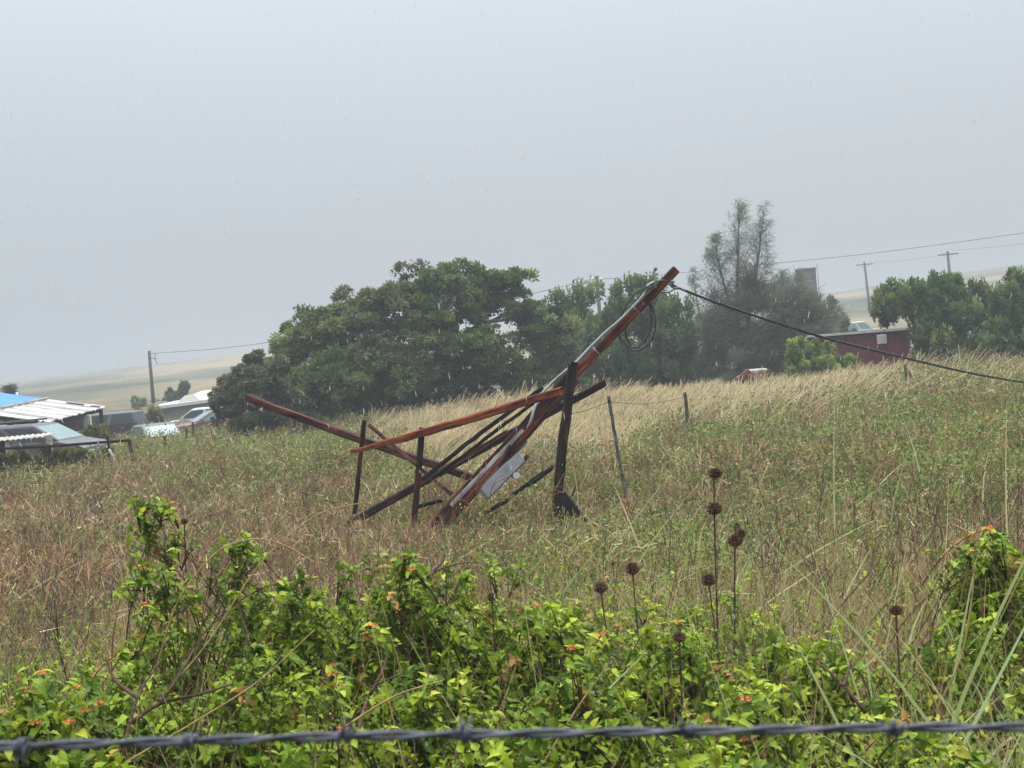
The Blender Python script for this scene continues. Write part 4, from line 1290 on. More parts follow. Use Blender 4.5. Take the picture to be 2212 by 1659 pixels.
# ------------------------------------------------------------------ power poles and overhead lines
UP = 'utility poles carrying the overhead line'
def upole(u0, v0, u1, v1, d, r, label, arm=0.0, deep=3.0):
    top, bot = P(u1, v1, d), P(u0, v0, d)
    base = np.array([bot[0], bot[1], float(H(bot[0], bot[1]))])
    top = np.array([base[0] + (top[0] - base[0]) * .4, top[1], top[2]]) if False else top
    root = empty('utility_pole', base, label, 'utility pole', UP)
    mb = MB()
    lo = base + (base - top) / np.linalg.norm(base - top) * .4
    mb.tube([lo, (lo + top) / 2, top], [r * 1.15, r, r * .85], 10)
    sub(mb.build('shaft', M['polewood']), root)
    if arm:
        mb = MB()
        c = top - np.array([0, .12, .35])
        mb.box(c - [arm / 2, .05, .06], c + [arm / 2, .05, .06])
        sub(mb.build('crossarm', M['polewood']), root)
        for s in (-1, 1):
            mb = MB()
            mb.tube([c + [s * .55, 0, -.03], c + [0, 0, -.75]], .022, 5)
            sub(mb.build('brace', M['steel']), root)
        for s in (-.47, .12, .47):
            mb = MB()
            q = c + [s * arm, 0, .06]
            mb.tube([q, q + [0, 0, .1], q + [0, 0, .28]], [.03, .075, .045], 8)
            sub(mb.build('insulator', M['porcelain']), root)
    return root, top
p1, t1 = upole(333, 890, 322, 758, 105, .13, 'weathered utility pole standing alone on the left hillside')
mb = MB()
for (a, b) in (((323, 763.5, 105), (335, 763, 105)), ((325, 774, 105), (338, 774, 105)), ((336, 764, 105), (334, 774, 105)), ((334, 774, 105), (340, 786, 105))):
    mb.tube([P(*a), P(*b)], .03, 5)
sub(mb.build('bracket', M['steel']), p1)
mb = MB(); q = P(337, 879, 104.5); mb.box(q - [.17, .15, .25], q + [.17, .15, .25], bev=.03)
sub(mb.build('meter_can', M['steel']), p1)
p2, t2 = upole(1291, 640, 1289, 596, 85, .13, 'brown utility pole topping out above the bushy trees')
for s in (-1, 1):
    mb = MB(); q = P(1289 + s * 9, 603, 85); mb.tube([q - CR * .06, q, q + CR * .06], [.05, .09, .05], 8)
    sub(mb.build('insulator', M['porcelain']), p2)
p3, t3 = upole(1879, 672, 1867, 566, 195, .17, 'hazy crossarm pole above the gap left of the knobby trees', 2.3)
p4, t4 = upole(2055, 632, 2047, 543, 160, .17, 'larger crossarm pole rising above the knobby trees', 2.3)
OL = 'overhead lines'
def line(pts, r, label):
    mb = MB(); mb.tube(bez([P(*q) for q in pts], 50), r, 4)
    tag(mb.build('overhead_line', M['wirefar']), label, 'cable', OL)
line([(335, 763, 105), (470, 753, 102), (615, 734, 99), (860, 692, 94), (1130, 638, 89), (1280, 603, 85)], .02, 'grey overhead line from the left pole to the central pole')
line([(1298, 603, 85), (1400, 596, 85), (1535, 583, 84), (1660, 570, 83), (1900, 545, 82), (2212, 503, 80), (2400, 476, 79)], .017, 'overhead line rising from the central pole to the upper right edge')
line([(2057, 541, 160), (2130, 535, 150), (2212, 527, 142), (2400, 506, 125)], .018, 'faint hazy line leaving the larger crossarm pole to the right')
line([(1877, 568, 195), (1960, 562, 178), (2038, 549, 160)], .016, 'faint hazy line between the two crossarm poles')

# ------------------------------------------------------------------ red shed, grey tower, rusty machine
def corrug(n, name='wall', amp=.02, per=.2):
    pass
RED = simple('red_sheet_metal', (.078, .012, .015), .7, 0, .35, 1.2, (.05, .011, .013), spec=.06)
SHEDROOF = simple('pale_roof_edge', (.45, .42, .45), .5, 0, .3, 2)
def corr_wall(a, b, h0, h1, amp=.022, per=.26, thick=.05):
    """corrugated sheet from a to b (ground xy, z), sloping top"""
    a, b = np.array(a, float), np.array(b, float)
    L = np.linalg.norm((b - a)[:2])
    n = max(4, int(L / per * 4))
    t = np.linspace(0, 1, n + 1)
    nrm = np.array([-(b - a)[1], (b - a)[0], 0]) / L
    ph = (np.arange(n + 1) % 4)
    off = np.where((ph == 1) | (ph == 2), amp, -amp)
    base = a + (b - a) * t[:, None] + nrm * off[:, None]
    top = base.copy()
    top[:, 2] = a[2] + h0 + (h1 - h0) * t
    v = np.concatenate([base, top, base + nrm * thick, top + nrm * thick])
    m = n + 1
    i = np.arange(n)
    f = np.concatenate([np.stack([i, i + 1, m + i + 1, m + i], 1), np.stack([2 * m + i, 3 * m + i, 3 * m + i + 1, 2 * m + i + 1], 1), np.stack([m + i, m + i + 1, 3 * m + i + 1, 3 * m + i], 1)])
    return v, f
pl, pr = P(1738, 729, 62), P(1962, 712, 59)
gz = float(H(pl[0], pl[1])) - .3
shed = empty('red_shed', (pl[0], pl[1], gz), 'long dark red corrugated metal shed behind the ridge', 'shed')
v, f = corr_wall((pl[0], pl[1], gz), (pr[0], pr[1], gz), pl[2] - gz, pr[2] - gz)
sub(link('wall', raw_mesh('wall', v, f), RED), shed)
e = pr + np.array([2.0, 7.0, -.62]); e2 = pl + np.array([2.0, 7.0, -.62])
v, f = corr_wall((pr[0], pr[1], gz), (e[0], e[1], gz), pr[2] - gz, e[2] - gz - .05)
sub(link('wall', raw_mesh('wall', v, f), RED), shed)
v, f = corr_wall((e2[0], e2[1], gz), (pl[0], pl[1], gz), e2[2] - gz - .05, pl[2] - gz)
sub(link('wall', raw_mesh('wall', v, f), RED), shed)
mb = MB()
up = np.array([0, 0, .09])
fr = np.array([.05, -.22, 0])
mb.add([pl + fr - up * .1, pr + fr - up * .1, e, e2, pl + fr + up, pr + fr + up, e + up, e2 + up], [(0, 1, 5, 4), (1, 2, 6, 5), (2, 3, 7, 6), (3, 0, 4, 7), (4, 5, 6, 7), (3, 2, 1, 0)])
sub(mb.build('roof', SHEDROOF), shed)
mb = MB(); q = P(1905, 731, 59.55); mb.box(q - [.2, .03, .23], q + [.2, .03, .16], bev=.012)
o = sub(mb.build('wall_panel', M['white']), shed)
o['label'] = 'white square panel under the shed eave'

TOW = simple('dark_grey_block', (.15, .145, .14), .8, 0, .25, 2)
def tower():
    a, b = P(1727, 583, 92), P(1762, 580, 92)
    g = float(H(a[0], a[1]))
    root = empty('grey_tower', (a[0], a[1], g), 'dark grey square tower standing behind the wispy tree', 'tower')
    mb = MB()
    wdt = b[0] - a[0]
    mb.box((a[0], a[1], g - .5), (b[0], a[1] + wdt * 1.3, b[2]), bev=.03)
    sub(mb.build('shaft', TOW), root)
    mb = MB(); mb.box((a[0] - .05, a[1] - .05, b[2] + .003), (b[0] + .05, a[1] + wdt * 1.3 + .05, b[2] + .09))
    sub(mb.build('cap', M['greywood']), root)
    mb = MB(); mb.tube([(b[0] + .09, a[1] - .1, g), (b[0] + .09, a[1] - .1, b[2] + .3)], .035, 6)
    sub(mb.build('downpipe', M['conduit']), root)
    for z in (.3, .6, .9):
        mb = MB(); mb.box((a[0] + .05, a[1] - .012, g + z * (b[2] - g) - .02), (b[0] - .05, a[1] - .003, g + z * (b[2] - g) + .02))
        sub(mb.build('band', M['greywood']), root)
tower()

MRED = simple('rusty_red_paint', (.085, .018, .013), .7, 0, .5, 4, (.12, .04, .03))
def machine():
    d = 50
    c = on_ground(1630, 825, d) - np.array([0, 0, .15])
    root = empty('farm_machine', c, 'low rusty red farm machine half buried in tan grass', 'machine')
    for (q0, q1) in (((1598, 818), (1619, 800)), ((1645, 822), (1663, 800))):
        mb = MB()
        a, b = P(*q0, d), P(*q1, d)
        Mx = frame_matrix(a, b)
        mb.box((0, -.09, -.09), (float(np.linalg.norm(b - a)), .09, .09), Mx, bev=.02)
        sub(mb.build('loader_arm', MRED), root)
    mb = MB()
    a = P(1620, 812, d + .5)
    mb.box(a - [.45, .5, .5], a + [.55, .6, .02], bev=.06)
    sub(mb.build('hood', MRED), root)
    mb = MB()
    a = P(1632, 803, d + .4)
    mb.box(a - [.35, .3, .08], a + [.4, .3, .1], bev=.05)
    sub(mb.build('tank', M['whitebar']), root)
    for s in (-.6, .65):
        mb = MB()
        q = c + np.array([s, .1, .42])
        mb.tube([q - [0, .16, 0], q - [0, .12, 0], q + [0, .12, 0], q + [0, .16, 0]], [.36, .43, .43, .36], 20)
        sub(mb.build('wheel', M['cable']), root)
machine()

# ------------------------------------------------------------------ house with blue tarpaulin and white carport roof
TARP = simple('blue_tarpaulin', (.035, .17, .40), .5, 0, .18, .9, spec=.15)
WROOF = simple('white_roof_sheet', (.46, .475, .46), .5, 0, .35, 1.2, (.24, .245, .24), spec=.2)
WROOF2 = simple('dirty_roof_sheet', (.27, .275, .265), .6, 0, .4, 1.2, (.13, .13, .125), spec=.15)
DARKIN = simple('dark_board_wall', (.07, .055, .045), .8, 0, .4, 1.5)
def house():
    g = -3.0
    # the roof plane: far gable and near gable both slope down to the right
    N0, N1 = P(106, 912, 47.3), P(-80, 886, 47.3)          # near edge: eave end, towards the ridge
    F0, F1 = P(224, 880.5, 62.6), P(-60, 845, 62.6)
    root = empty('roofed_house', (N0[0] - 2, N0[1] + 6, g), 'low house with white sheet roof and a blue tarpaulin over its upper half', 'house')
    # boundary between tarp and white sheets, fraction of the way up
    def pt(s, t):   # s 0 near..1 far, t 0 eave..1 ridge
        return (N0 * (1 - s) + F0 * s) * (1 - t) + (N1 * (1 - s) + F1 * s) * t
    tb_far, tb_near = .43, .70
    nrm = unit(np.cross(F0 - N0, N1 - N0)[None])[0]
    if nrm[2] < 0: nrm = -nrm
    # corrugated white sheets laid side by side, each with raised seams
    ns = 16
    for i in range(ns):
        s0, s1 = i / ns + .002, (i + 1) / ns - .002
        mb = MB()
        k = 9
        lift = .02 * (i % 2) + rng.uniform(0, .012)
        top, bot = [], []
        for j in range(k):
            s = s0 + (s1 - s0) * j / (k - 1)
            hgt = lift + (.045 if j % 2 else 0)
            tt = tb_near + (tb_far - tb_near) * s + .03
            e0 = -.012 + rng.uniform(-.004, .004) if j == 0 else e0
            for (L_, q) in ((top, 0), (bot, -.02)):
                L_.append((pt(s, e0) + nrm * (hgt + q), pt(s, tt) + nrm * (hgt + q)))
        vs = [p for pr_ in top for p in pr_] + [p for pr_ in bot for p in pr_]
        fs = []
        for j in range(k - 1):
            fs.append((2 * j, 2 * j + 1, 2 * j + 3, 2 * j + 2))
            o = 2 * k
            fs.append((o + 2 * j, o + 2 * j + 2, o + 2 * j + 3, o + 2 * j + 1))
            fs.append((2 * j, 2 * j + 2, o + 2 * j + 2, o + 2 * j))
        mb.add(vs, fs)
        sub(mb.build('roof_sheet', (WROOF, WROOF2, WROOF)[i % 3] if i != 9 else WROOF2), root)
    # tarp, with soft folds
    n1, n2 = 26, 12
    vs, fs = [], []
    for a in range(n1 + 1):
        for b in range(n2 + 1):
            s = a / n1
            t0 = tb_near + (tb_far - tb_near) * s
            t = t0 + (1.02 - t0) * b / n2
            vs.append(pt(s, t) + nrm * (.10 + .035 * math.sin(a * 1.4 + b * .9) * math.sin(b * 1.1 + a * .3)))
    for a in range(n1):
        for b in range(n2):
            i = a * (n2 + 1) + b
            fs.append((i, i + 1, i + n2 + 2, i + n2 + 1))
    mb = MB(); mb.add(vs, fs, True)
    o = sub(mb.build('tarpaulin', TARP), root)
    mb = MB(); mb.tube([pt(0, tb_near) + nrm * .12, pt(1, tb_far) + nrm * .12], .045, 6)
    sub(mb.build('batten', M['whitebar']), root)
    # patches on the far white sheets
    for (s, t, ds, dt, mt, nm) in ((.93, .2, .02, .14, 'greywood', 'grey strip patch'), (.93, .065, .022, .045, 'white', 'white square patch'), (.93, .025, .022, .035, 'pinkpatch', 'faded red square patch')):
        mb = MB()
        q = [pt(s - ds, t - dt / 2) + nrm * .10, pt(s + ds, t - dt / 2) + nrm * .10, pt(s + ds, t + dt / 2) + nrm * .10, pt(s - ds, t + dt / 2) + nrm * .10]
        mb.add(q + [p + nrm * .02 for p in q], [(4, 5, 6, 7), (0, 1, 5, 4), (1, 2, 6, 5), (2, 3, 7, 6), (3, 0, 4, 7)])
        o = sub(mb.build('patch', M[mt]), root)
        o['label'] = nm
    # eave beam, rafters and posts
    mb = MB(); mb.tube([pt(0, .02) - [0, 0, .12], pt(1, .02) - [0, 0, .12]], .07, 4)
    sub(mb.build('eave_beam', M['dark']), root)
    for s in np.linspace(.02, .98, 9):
        mb = MB(); mb.tube([pt(s, .01) - [0, 0, .1], pt(s, .98) - [0, 0, .1]], .045, 4)
        sub(mb.build('rafter', M['dark']), root)
    for (s, t, m, r) in ((.985, .02, 'dark', .09), (.0, .45, 'dark', .07), (.02, .85, 'dark', .07)):
        q = pt(s, t)
        mb = MB(); mb.tube([[q[0], q[1], float(H(q[0], q[1])) - .2], q - [0, 0, .12]], r, 4)
        sub(mb.build('post', M[m]), root)
    q = P(188, 898, 57)
    mb = MB(); mb.box((q[0] - .12, q[1] - .1, float(H(q[0], q[1])) - .3), (q[0] + .14, q[1] + .1, q[2] + .03), bev=.01)
    o = sub(mb.build('post', M['white']), root); o['label'] = 'wide white post under the eave'
    # dark board walls set back under the roof
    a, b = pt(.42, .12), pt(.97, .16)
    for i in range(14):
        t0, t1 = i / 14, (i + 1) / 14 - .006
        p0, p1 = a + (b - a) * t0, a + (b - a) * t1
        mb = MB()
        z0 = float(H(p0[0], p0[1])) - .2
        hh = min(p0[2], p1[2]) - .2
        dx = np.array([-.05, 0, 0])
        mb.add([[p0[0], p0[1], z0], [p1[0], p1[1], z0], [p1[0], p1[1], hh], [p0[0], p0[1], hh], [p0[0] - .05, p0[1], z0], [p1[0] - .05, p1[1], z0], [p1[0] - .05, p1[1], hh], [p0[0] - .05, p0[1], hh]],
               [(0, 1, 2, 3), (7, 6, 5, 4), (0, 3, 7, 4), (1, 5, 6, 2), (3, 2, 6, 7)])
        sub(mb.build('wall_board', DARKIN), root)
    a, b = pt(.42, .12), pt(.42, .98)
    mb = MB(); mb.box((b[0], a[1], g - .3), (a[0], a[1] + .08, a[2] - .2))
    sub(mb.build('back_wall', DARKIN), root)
    # truss at the near gable
    mb = MB()
    for (q0, q1) in (((-70, 901), (95, 915)), ((-70, 910), (85, 916)), ((26, 908), (26, 921)), ((61, 911), (61, 918)), ((0, 927), (26, 916))):
        mb.tube([P(*q0, 46.9), P(*q1, 46.9)], .035, 4)
    sub(mb.build('gable_truss', M['dark']), root)
    mb = MB(); q0, q1, q2, q3 = P(-80, 925, 47), P(35, 921, 47), P(83, 915, 47.5), P(-80, 914, 48.5)
    mb.add([q0, q1, q2, q3], [(0, 1, 2, 3)])
    mb.add([p - np.array([0, 0, .03]) for p in (q0, q1, q2, q3)], [(3, 2, 1, 0)])
    sub(mb.build('lower_roof_sheet', WROOF), root)
M['pinkpatch'] = simple('faded_red_patch', (.45, .22, .2), .6, 0, .2, 3)
house()

# corrugated lean-to over the car, on pale posts
def leanto():
    root = empty('corrugated_awning', on_ground(60, 990, 39), 'rusted white corrugated awning on pale posts before the station wagon', 'awning')
    a, b = P(-160, 967, 39), P(100, 943, 39)
    back = np.array([-.1, 1.1, .05])
    n = 90
    t = np.linspace(0, 1, n + 1)
    off = np.sin(t * n * 2 * math.pi / 4.0)[:, None] * np.array([0, 0, .022])
    f0 = a + (b - a) * t[:, None] + off
    b0 = f0 + back
    th = np.array([0, 0, -.012])
    v = np.concatenate([f0, b0, f0 + th, b0 + th])
    m = n + 1
    i = np.arange(n)
    f = np.concatenate([np.stack([i, i + 1, m + i + 1, m + i], 1), np.stack([2 * m + i, 3 * m + i, 3 * m + i + 1, 2 * m + i + 1], 1), np.stack([i, 2 * m + i, 2 * m + i + 1, i + 1], 1)])
    sub(link('roof_sheet', raw_mesh('roof_sheet', v, f), M['whitebar']), root)
    for (u, v0, mt) in ((105, 942, 'whitebar'), (17, 952, 'whitebar'), (2, 950, 'dark')):
        q = P(u, v0, 39.1)
        mb = MB(); mb.box((q[0] - .08, q[1] - .05, float(H(q[0], q[1])) - .2), (q[0] + .08, q[1] + .05, q[2] + (.04 if u > 100 else -.04)), bev=.01)
        sub(mb.build('post', M[mt]), root)
leanto()
def rail():
    d = 38.3
    root = empty('pipe_rail', on_ground(200, 1000, d), 'black pipe rail running in front of the station wagon', 'rail')
    mb = MB(); mb.tube([P(-160, 977, d), P(104, 964.5, d), P(281, 951, d)], .042, 6)
    sub(mb.build('top_rail', M['black']), root)
    for (u, v0, r) in ((279, 950, .05), (103, 964, .05), (-60, 972, .05)):
        q = P(u, v0, d)
        mb = MB(); mb.tube([[q[0] + .1, q[1], float(H(q[0], q[1])) - .3], q], r, 6)
        sub(mb.build('post', M['black']), root)
rail()
post('fence_post', (236, 998, 38.2), (232, 942, 38.2), .03, M['black'], 'thin black stake at the nose of the station wagon')
mb = MB()
mb.tube(bez([P(212, 955, 38), P(214, 968, 38), P(218, 985, 38)], 8), [.02] * len(bez([P(212, 955, 38), P(214, 968, 38), P(218, 985, 38)], 8)), 5)
mb.tube(bez([P(236, 972, 38), P(246, 990, 37.8), P(256, 1008, 37.5)], 8), .045, 5)
mb.tube([P(246, 988, 37.8), P(251, 984, 37.8)], .02, 5)
tag(mb.build('dead_branch', M['greywood']), 'bleached dead branch leaning at the nose of the station wagon', 'branch')

# spiky plant behind the house
def spiky():
    c = P(21, 862, 74)
    root = empty('spiky_plant', on_ground(21, 870, 74), 'spiky dark green plant head poking over the blue roof', 'plant')
    B = Bag()
    n = 520
    r = rnd_dir(n)
    r[:, 2] = abs(r[:, 2]) * .8
    b = P(21, 845, 74) + np.c_[rng.normal(size=(n, 2)) * .14, rng.uniform(-.55, .25, n)]
    col = pick(n, [(.06, .09, .035), (.09, .13, .05), (.14, .15, .08)], [3, 2, 1]) * tint(n, (1, 1, 1), .15)
    B.strips(b, unit(r + [0, 0, .25]), rng.uniform(.25, .55, n), .05, np.tile([0, 0, -.3], (n, 1)), col, 2, .1)
    o = sub(B.build('leaves', M['leaf']), root)
    o['kind'] = 'stuff'
    mb = MB(); mb.tube([on_ground(21, 870, 74), P(21, 845, 74)], [.18, .14], 8)
    sub(mb.build('trunk', BARK), root)
    mb = MB(); q = P(38, 864, 72); mb.tube([q - [0, 0, 2], q + [0, 0, .4]], .06, 6)
    tag(mb.build('white_pipe', M['white']), 'short white pipe beside the spiky plant', 'pipe')
spiky()

# low shed with peaked top
PALE = simple('pale_cream_sheet', (.40, .39, .32), .5, 0, .15, 2)
SAGE = simple('sage_grey_sheet', (.19, .20, .17), .6, 0, .15, 2)
def lowshed():
    d = 92
    a, b = P(322, 886, d), P(462, 868, d - 3)
    g = float(H(a[0], a[1]))
    root = empty('low_shed', (a[0], a[1], g), 'low pale shed with a white roof edge and peaked cream top section', 'shed')
    mb = MB(); back = np.array([.5, 5, .15])
    u_ = np.array([0, 0, .2])
    mb.add([a, b, b + back, a + back, a + u_, b + u_, b + back + u_, a + back + u_], [(0, 1, 5, 4), (1, 2, 6, 5), (2, 3, 7, 6), (3, 0, 4, 7), (4, 5, 6, 7), (3, 2, 1, 0)])
    sub(mb.build('roof', M['white']), root)
    mb = MB(); w0, w1 = a + [.5, .4, 0], b + [-.2, .4, 0]
    mb.add([[w0[0], w0[1], g - .3], [w1[0], w1[1], g - .3], w1 - [0, 0, .003], w0 - [0, 0, .003], [w0[0], w0[1] + 4, g - .3], [w1[0], w1[1] + 4, g - .3], w1 + [0, 4, 0], w0 + [0, 4, 0]], [(0, 1, 2, 3), (1, 5, 6, 2), (5, 4, 7, 6), (4, 0, 3, 7)])
    sub(mb.build('wall', SAGE), root)
    # peaked section: sage hip end and cream slope
    p = [P(*q) for q in ((383, 869.5, d), (399, 854.5, d + 1.5), (418.5, 851, d + 2), (434.5, 844.5, d + 3), (456, 862, d - 2), (434, 866, d - 2.5))]
    bk = np.array([.6, 4.5, 0])
    mb = MB()
    mb.add([p[0], p[5], p[2], p[1]], [(0, 1, 2, 3)])
    mb.add([p[0], p[1], p[1] + bk, p[0] + bk], [(3, 2, 1, 0)])
    sub(mb.build('hip_end', SAGE), root)
    mb = MB()
    mb.add([p[2], p[5], p[4], p[3]], [(0, 1, 2, 3)])
    mb.add([p[3], p[4], p[4] + bk, p[3] + bk], [(0, 1, 2, 3)])
    mb.add([p[1], p[2], p[3], p[3] + bk, p[1] + bk], [(0, 1, 2, 3, 4)])
    sub(mb.build('cream_slope', PALE), root)
lowshed()

# ------------------------------------------------------------------ vehicles
GLASS = simple('pale_reflecting_glass', (.15, .225, .235), .15, 0, .15, 1, spec=.25)
DGLASS = simple('dark_car_glass', (.03, .042, .045), .1, 0, .2, 1, spec=.3)
TYRE = simple('tyre_rubber', (.02, .02, .02), .8, 0, .2, 5)
CHROME = simple('dull_chrome', (.26, .27, .28), .3, .5, .2, 5)
def vehicle(name, label, loc, yaw, prof, cab, width, wheels, mat, glass, wheel_r=.32, nose='both', tail=True, roofmat=None, group=None, cat='car', glassall=None):
    """prof: body outline (x along the car, z up), cab: greenhouse x base/top pairs: (x0b, x0t, x1t, x1b, zb, zt)"""
    root = empty(name, loc, label, cat, group, yaw)
    hw = width / 2
    mb = MB()
    n = len(prof)
    rows = ((-hw, .0, 1), (-hw + .02, .0, 1), (hw - .02, 0, 1), (hw, 0, 1))
    vs, fs = [], []
    zmid = .45
    for (yy, k) in ((-hw + .10, 1), (-hw, 0), (hw, 0), (hw - .10, 1)):
        for (x, z) in prof:
            sh = .06 if k else 0
            cx = sum(p[0] for p in prof) / n
            cz = sum(p[1] for p in prof) / n
            vs.append((x + (cx - x) * sh * .25, yy, z + (cz - z) * sh * .6) if not k else (x, yy, z))
    # outer rows carry a slightly smaller outline so the sides round over
    out_rows = []
    for (yy, k) in ((-hw, .05), (-hw + .07, 0), (hw - .07, 0), (hw, .05)):
        row = []
        cx = sum(p[0] for p in prof) / n
        cz = sum(p[1] for p in prof) / n
        for (x, z) in prof:
            row.append((cx + (x - cx) * (1 - k * .4), yy, cz + (z - cz) * (1 - k * 2.0)))
        out_rows.append(row)
    vs = [p for r in out_rows for p in r]
    for r in range(3):
        for i in range(n):
            j = (i + 1) % n
            fs.append((r * n + i, r * n + j, (r + 1) * n + j, (r + 1) * n + i))
    fs.append(tuple(range(n - 1, -1, -1)))
    fs.append(tuple(range(3 * n, 4 * n)))
    mb.add(vs, fs)
    mb.build('body', mat, root)
    x0b, x0t, x1t, x1b, zb, zt = cab
    ins = .16
    B_ = [(x0b, -hw + .05, zb), (x1b, -hw + .05, zb), (x1b, hw - .05, zb), (x0b, hw - .05, zb)]
    T_ = [(x0t, -hw + ins, zt), (x1t, -hw + ins, zt), (x1t, hw - ins, zt), (x0t, hw - ins, zt)]
    mb = MB()
    crown = [(x0t + .12, -hw + ins + .1, zt + .05), (x1t - .12, -hw + ins + .1, zt + .05), (x1t - .12, hw - ins - .1, zt + .05), (x0t + .12, hw - ins - .1, zt + .05)]
    mb.add(B_ + T_ + crown, [(0, 1, 5, 4), (1, 2, 6, 5), (2, 3, 7, 6), (3, 0, 4, 7), (4, 5, 9, 8), (5, 6, 10, 9), (6, 7, 11, 10), (7, 4, 8, 11), (8, 9, 10, 11)])
    mb.build('roof', roofmat or mat, root)
    def pane(nm, q, gm, inset=.07):
        q = [Vector(p) for p in q]
        c = sum(q, Vector()) / 4
        nr = (q[1] - q[0]).cross(q[3] - q[0]).normalized()
        cc = Vector(((x0b + x1b) / 2, 0, (zb + zt) / 2))
        if nr.dot(c - cc) < 0: nr = -nr
        k = []
        for p in q:
            dlt = c - p
            k.append(p + dlt.normalized() * min(inset * 1.4, dlt.length * .4) + nr * .012)
        m_ = MB()
        m_.add(k + [p - nr * .02 for p in k], [(0, 1, 2, 3), (7, 6, 5, 4), (0, 4, 5, 1), (1, 5, 6, 2), (2, 6, 7, 3), (3, 7, 4, 0)])
        m_.build(nm, gm, root)
    def lerp(a, b, t): return tuple(a[i] + (b[i] - a[i]) * t for i in range(3))
    pane('windscreen', (B_[1], B_[2], T_[2], T_[1]), glass)
    pane('rear_window', (B_[3], B_[0], T_[0], T_[3]), glass)
    nw = 2 if x1b - x0b < 3.2 else 3
    for (b0, b1, t0, t1) in ((B_[0], B_[1], T_[0], T_[1]), (B_[3], B_[2], T_[3], T_[2])):
        for k in range(nw):
            pane('side_window', (lerp(b0, b1, k / nw + .005), lerp(b0, b1, (k + 1) / nw - .005), lerp(t0, t1, (k + 1) / nw - .005), lerp(t0, t1, k / nw + .005)), glassall or glass, .06)
    for x in wheels:
        for s in (-1, 1):
            m_ = MB()
            y = s * (hw - .09)
            m_.tube([(x, y - .10, wheel_r), (x, y - .07, wheel_r), (x, y + .07, wheel_r), (x, y + .10, wheel_r)], [wheel_r * .85, wheel_r, wheel_r, wheel_r * .85], 22)
            wo = m_.build('wheel', TYRE, root)
            m_ = MB()
            m_.tube([(x, y + s * .095, wheel_r), (x, y + s * .106, wheel_r)], [wheel_r * .6, wheel_r * .5], 16)
            m_.build('rim', CHROME, wo)
    xm = max(p[0] for p in prof)
    xn = min(p[0] for p in prof)
    for s in (-1, 1):
        m_ = MB(); m_.box((xm - .10, s * (hw - .35) - .17, .60), (xm + .015, s * (hw - .35) + .17, .76), bev=.02); m_.build('headlight', CHROME, root)
        m_ = MB(); m_.box((xn - .012, s * (hw - .22) - .1, .62), (xn + .1, s * (hw - .22) + .1, .78), bev=.02); m_.build('tail_light', MRED, root)
        m_ = MB(); m_.box((x1b - .75, s * (hw + .003) - .012, zb - .14), (x1b - .6, s * (hw + .003) + .012, zb - .1)); m_.build('door_handle', CHROME, root)
        m_ = MB(); m_.box((x1b - .35, s * (hw + .1) - .08, zb + .02), (x1b - .27, s * (hw + .1) + .08, zb + .16), bev=.02); m_.build('mirror', mat, root)
    for (xx, nm) in ((xm, 'front_bumper'), (xn, 'rear_bumper')):
        m_ = MB(); m_.box((xx - .06, -hw + .04, .36), (xx + .06, hw - .04, .52), bev=.025); m_.build(nm, mat, root)
    return root

SEDAN = [(-2.25, .30), (2.2, .30), (2.3, .5), (2.25, .72), (1.9, .86), (1.0, .95), (-1.4, .98), (-2.15, .95), (-2.3, .75), (-2.3, .5)]
WAGON = [(-2.5, .36), (2.4, .36), (2.5, .6), (2.44, .84), (2.25, .96), (1.6, 1.10), (-2.4, 1.12), (-2.52, .9), (-2.52, .6)]
GREYP = simple('faded_grey_paint', (.085, .085, .10), .45, 0, .2, 2, (.055, .052, .06), spec=.25)
DKP = simple('dark_plum_paint', (.04, .037, .05), .4, 0, .2, 2, spec=.2)
WHP = simple('white_car_paint', (.40, .41, .405), .5, 0, .1, 2, spec=.12)
BLUP = simple('pale_blue_grey_paint', (.11, .14, .15), .5, 0, .2, 2, spec=.12)
PINKP = simple('faded_maroon_paint', (.16, .07, .075), .4, 0, .25, 2)
OLDC = 'old vehicles parked in the weeds on the left'
c = on_ground(150, 1000, 42.5)
wg = vehicle('station_wagon', 'old faded grey station wagon parked under the carport roof edge', (c[0] - 1.36, c[1], P(150, 1000, 42.5)[2] - .36), math.radians(-9), WAGON, (-2.4, -2.2, .82, 1.62, 1.1, 1.58), 1.85, (1.6, -1.5), GREYP, GLASS, .36, group=OLDC, glassall=DGLASS)
mb = MB()
for y in (-.62, .62):
    mb.tube([(-2.0, y, 1.74), (.55, y, 1.74)], .028, 5)
for x in (-1.9, -1.0, .2):
    mb.tube([(x, -.68, 1.71), (x, .68, 1.71)], .024, 5)
mb.build('roof_rack', M['cable'], wg)
mb = MB(); mb.tube([P(62, 926, 43.5), P(95, 908, 43.6)], .03, 5)
tag(mb.build('loose_pipe', M['steel']), 'grey pipe lying aslant over the station wagon roof', 'pipe')
c = P(205, 922, 66)
vehicle('van', 'dark plum van parked beyond the carport', (c[0], c[1], c[2] - .95), math.radians(176), [(-2.3, .35), (2.3, .35), (2.4, .6), (2.35, .95), (1.5, 1.05), (-2.3, 1.05), (-2.4, .7)], (-2.25, -2.1, 1.0, 1.6, 1.05, 1.5), 1.8, (1.5, -1.5), DKP, DGLASS, .34, group=OLDC, cat='van', roofmat=GREYP)
c = P(446, 922, 76)
vehicle('sedan', 'white sedan partly hidden by the small tree', (c[0] - .2, c[1], c[2] - .42), math.radians(183), SEDAN, (-1.75, -1.05, .45, 1.15, .95, 1.42), 1.75, (1.4, -1.4), WHP, DGLASS, .31, group=OLDC)
c = P(340, 933, 62)
vehicle('hatchback', 'pale blue grey car sunk in weeds before the white sedan', (c[0], c[1], c[2] - 1.12), math.radians(-62), SEDAN, (-2.0, -1.5, .35, 1.2, .95, 1.42), 1.75, (1.4, -1.4), BLUP, GLASS, .31, group=OLDC)
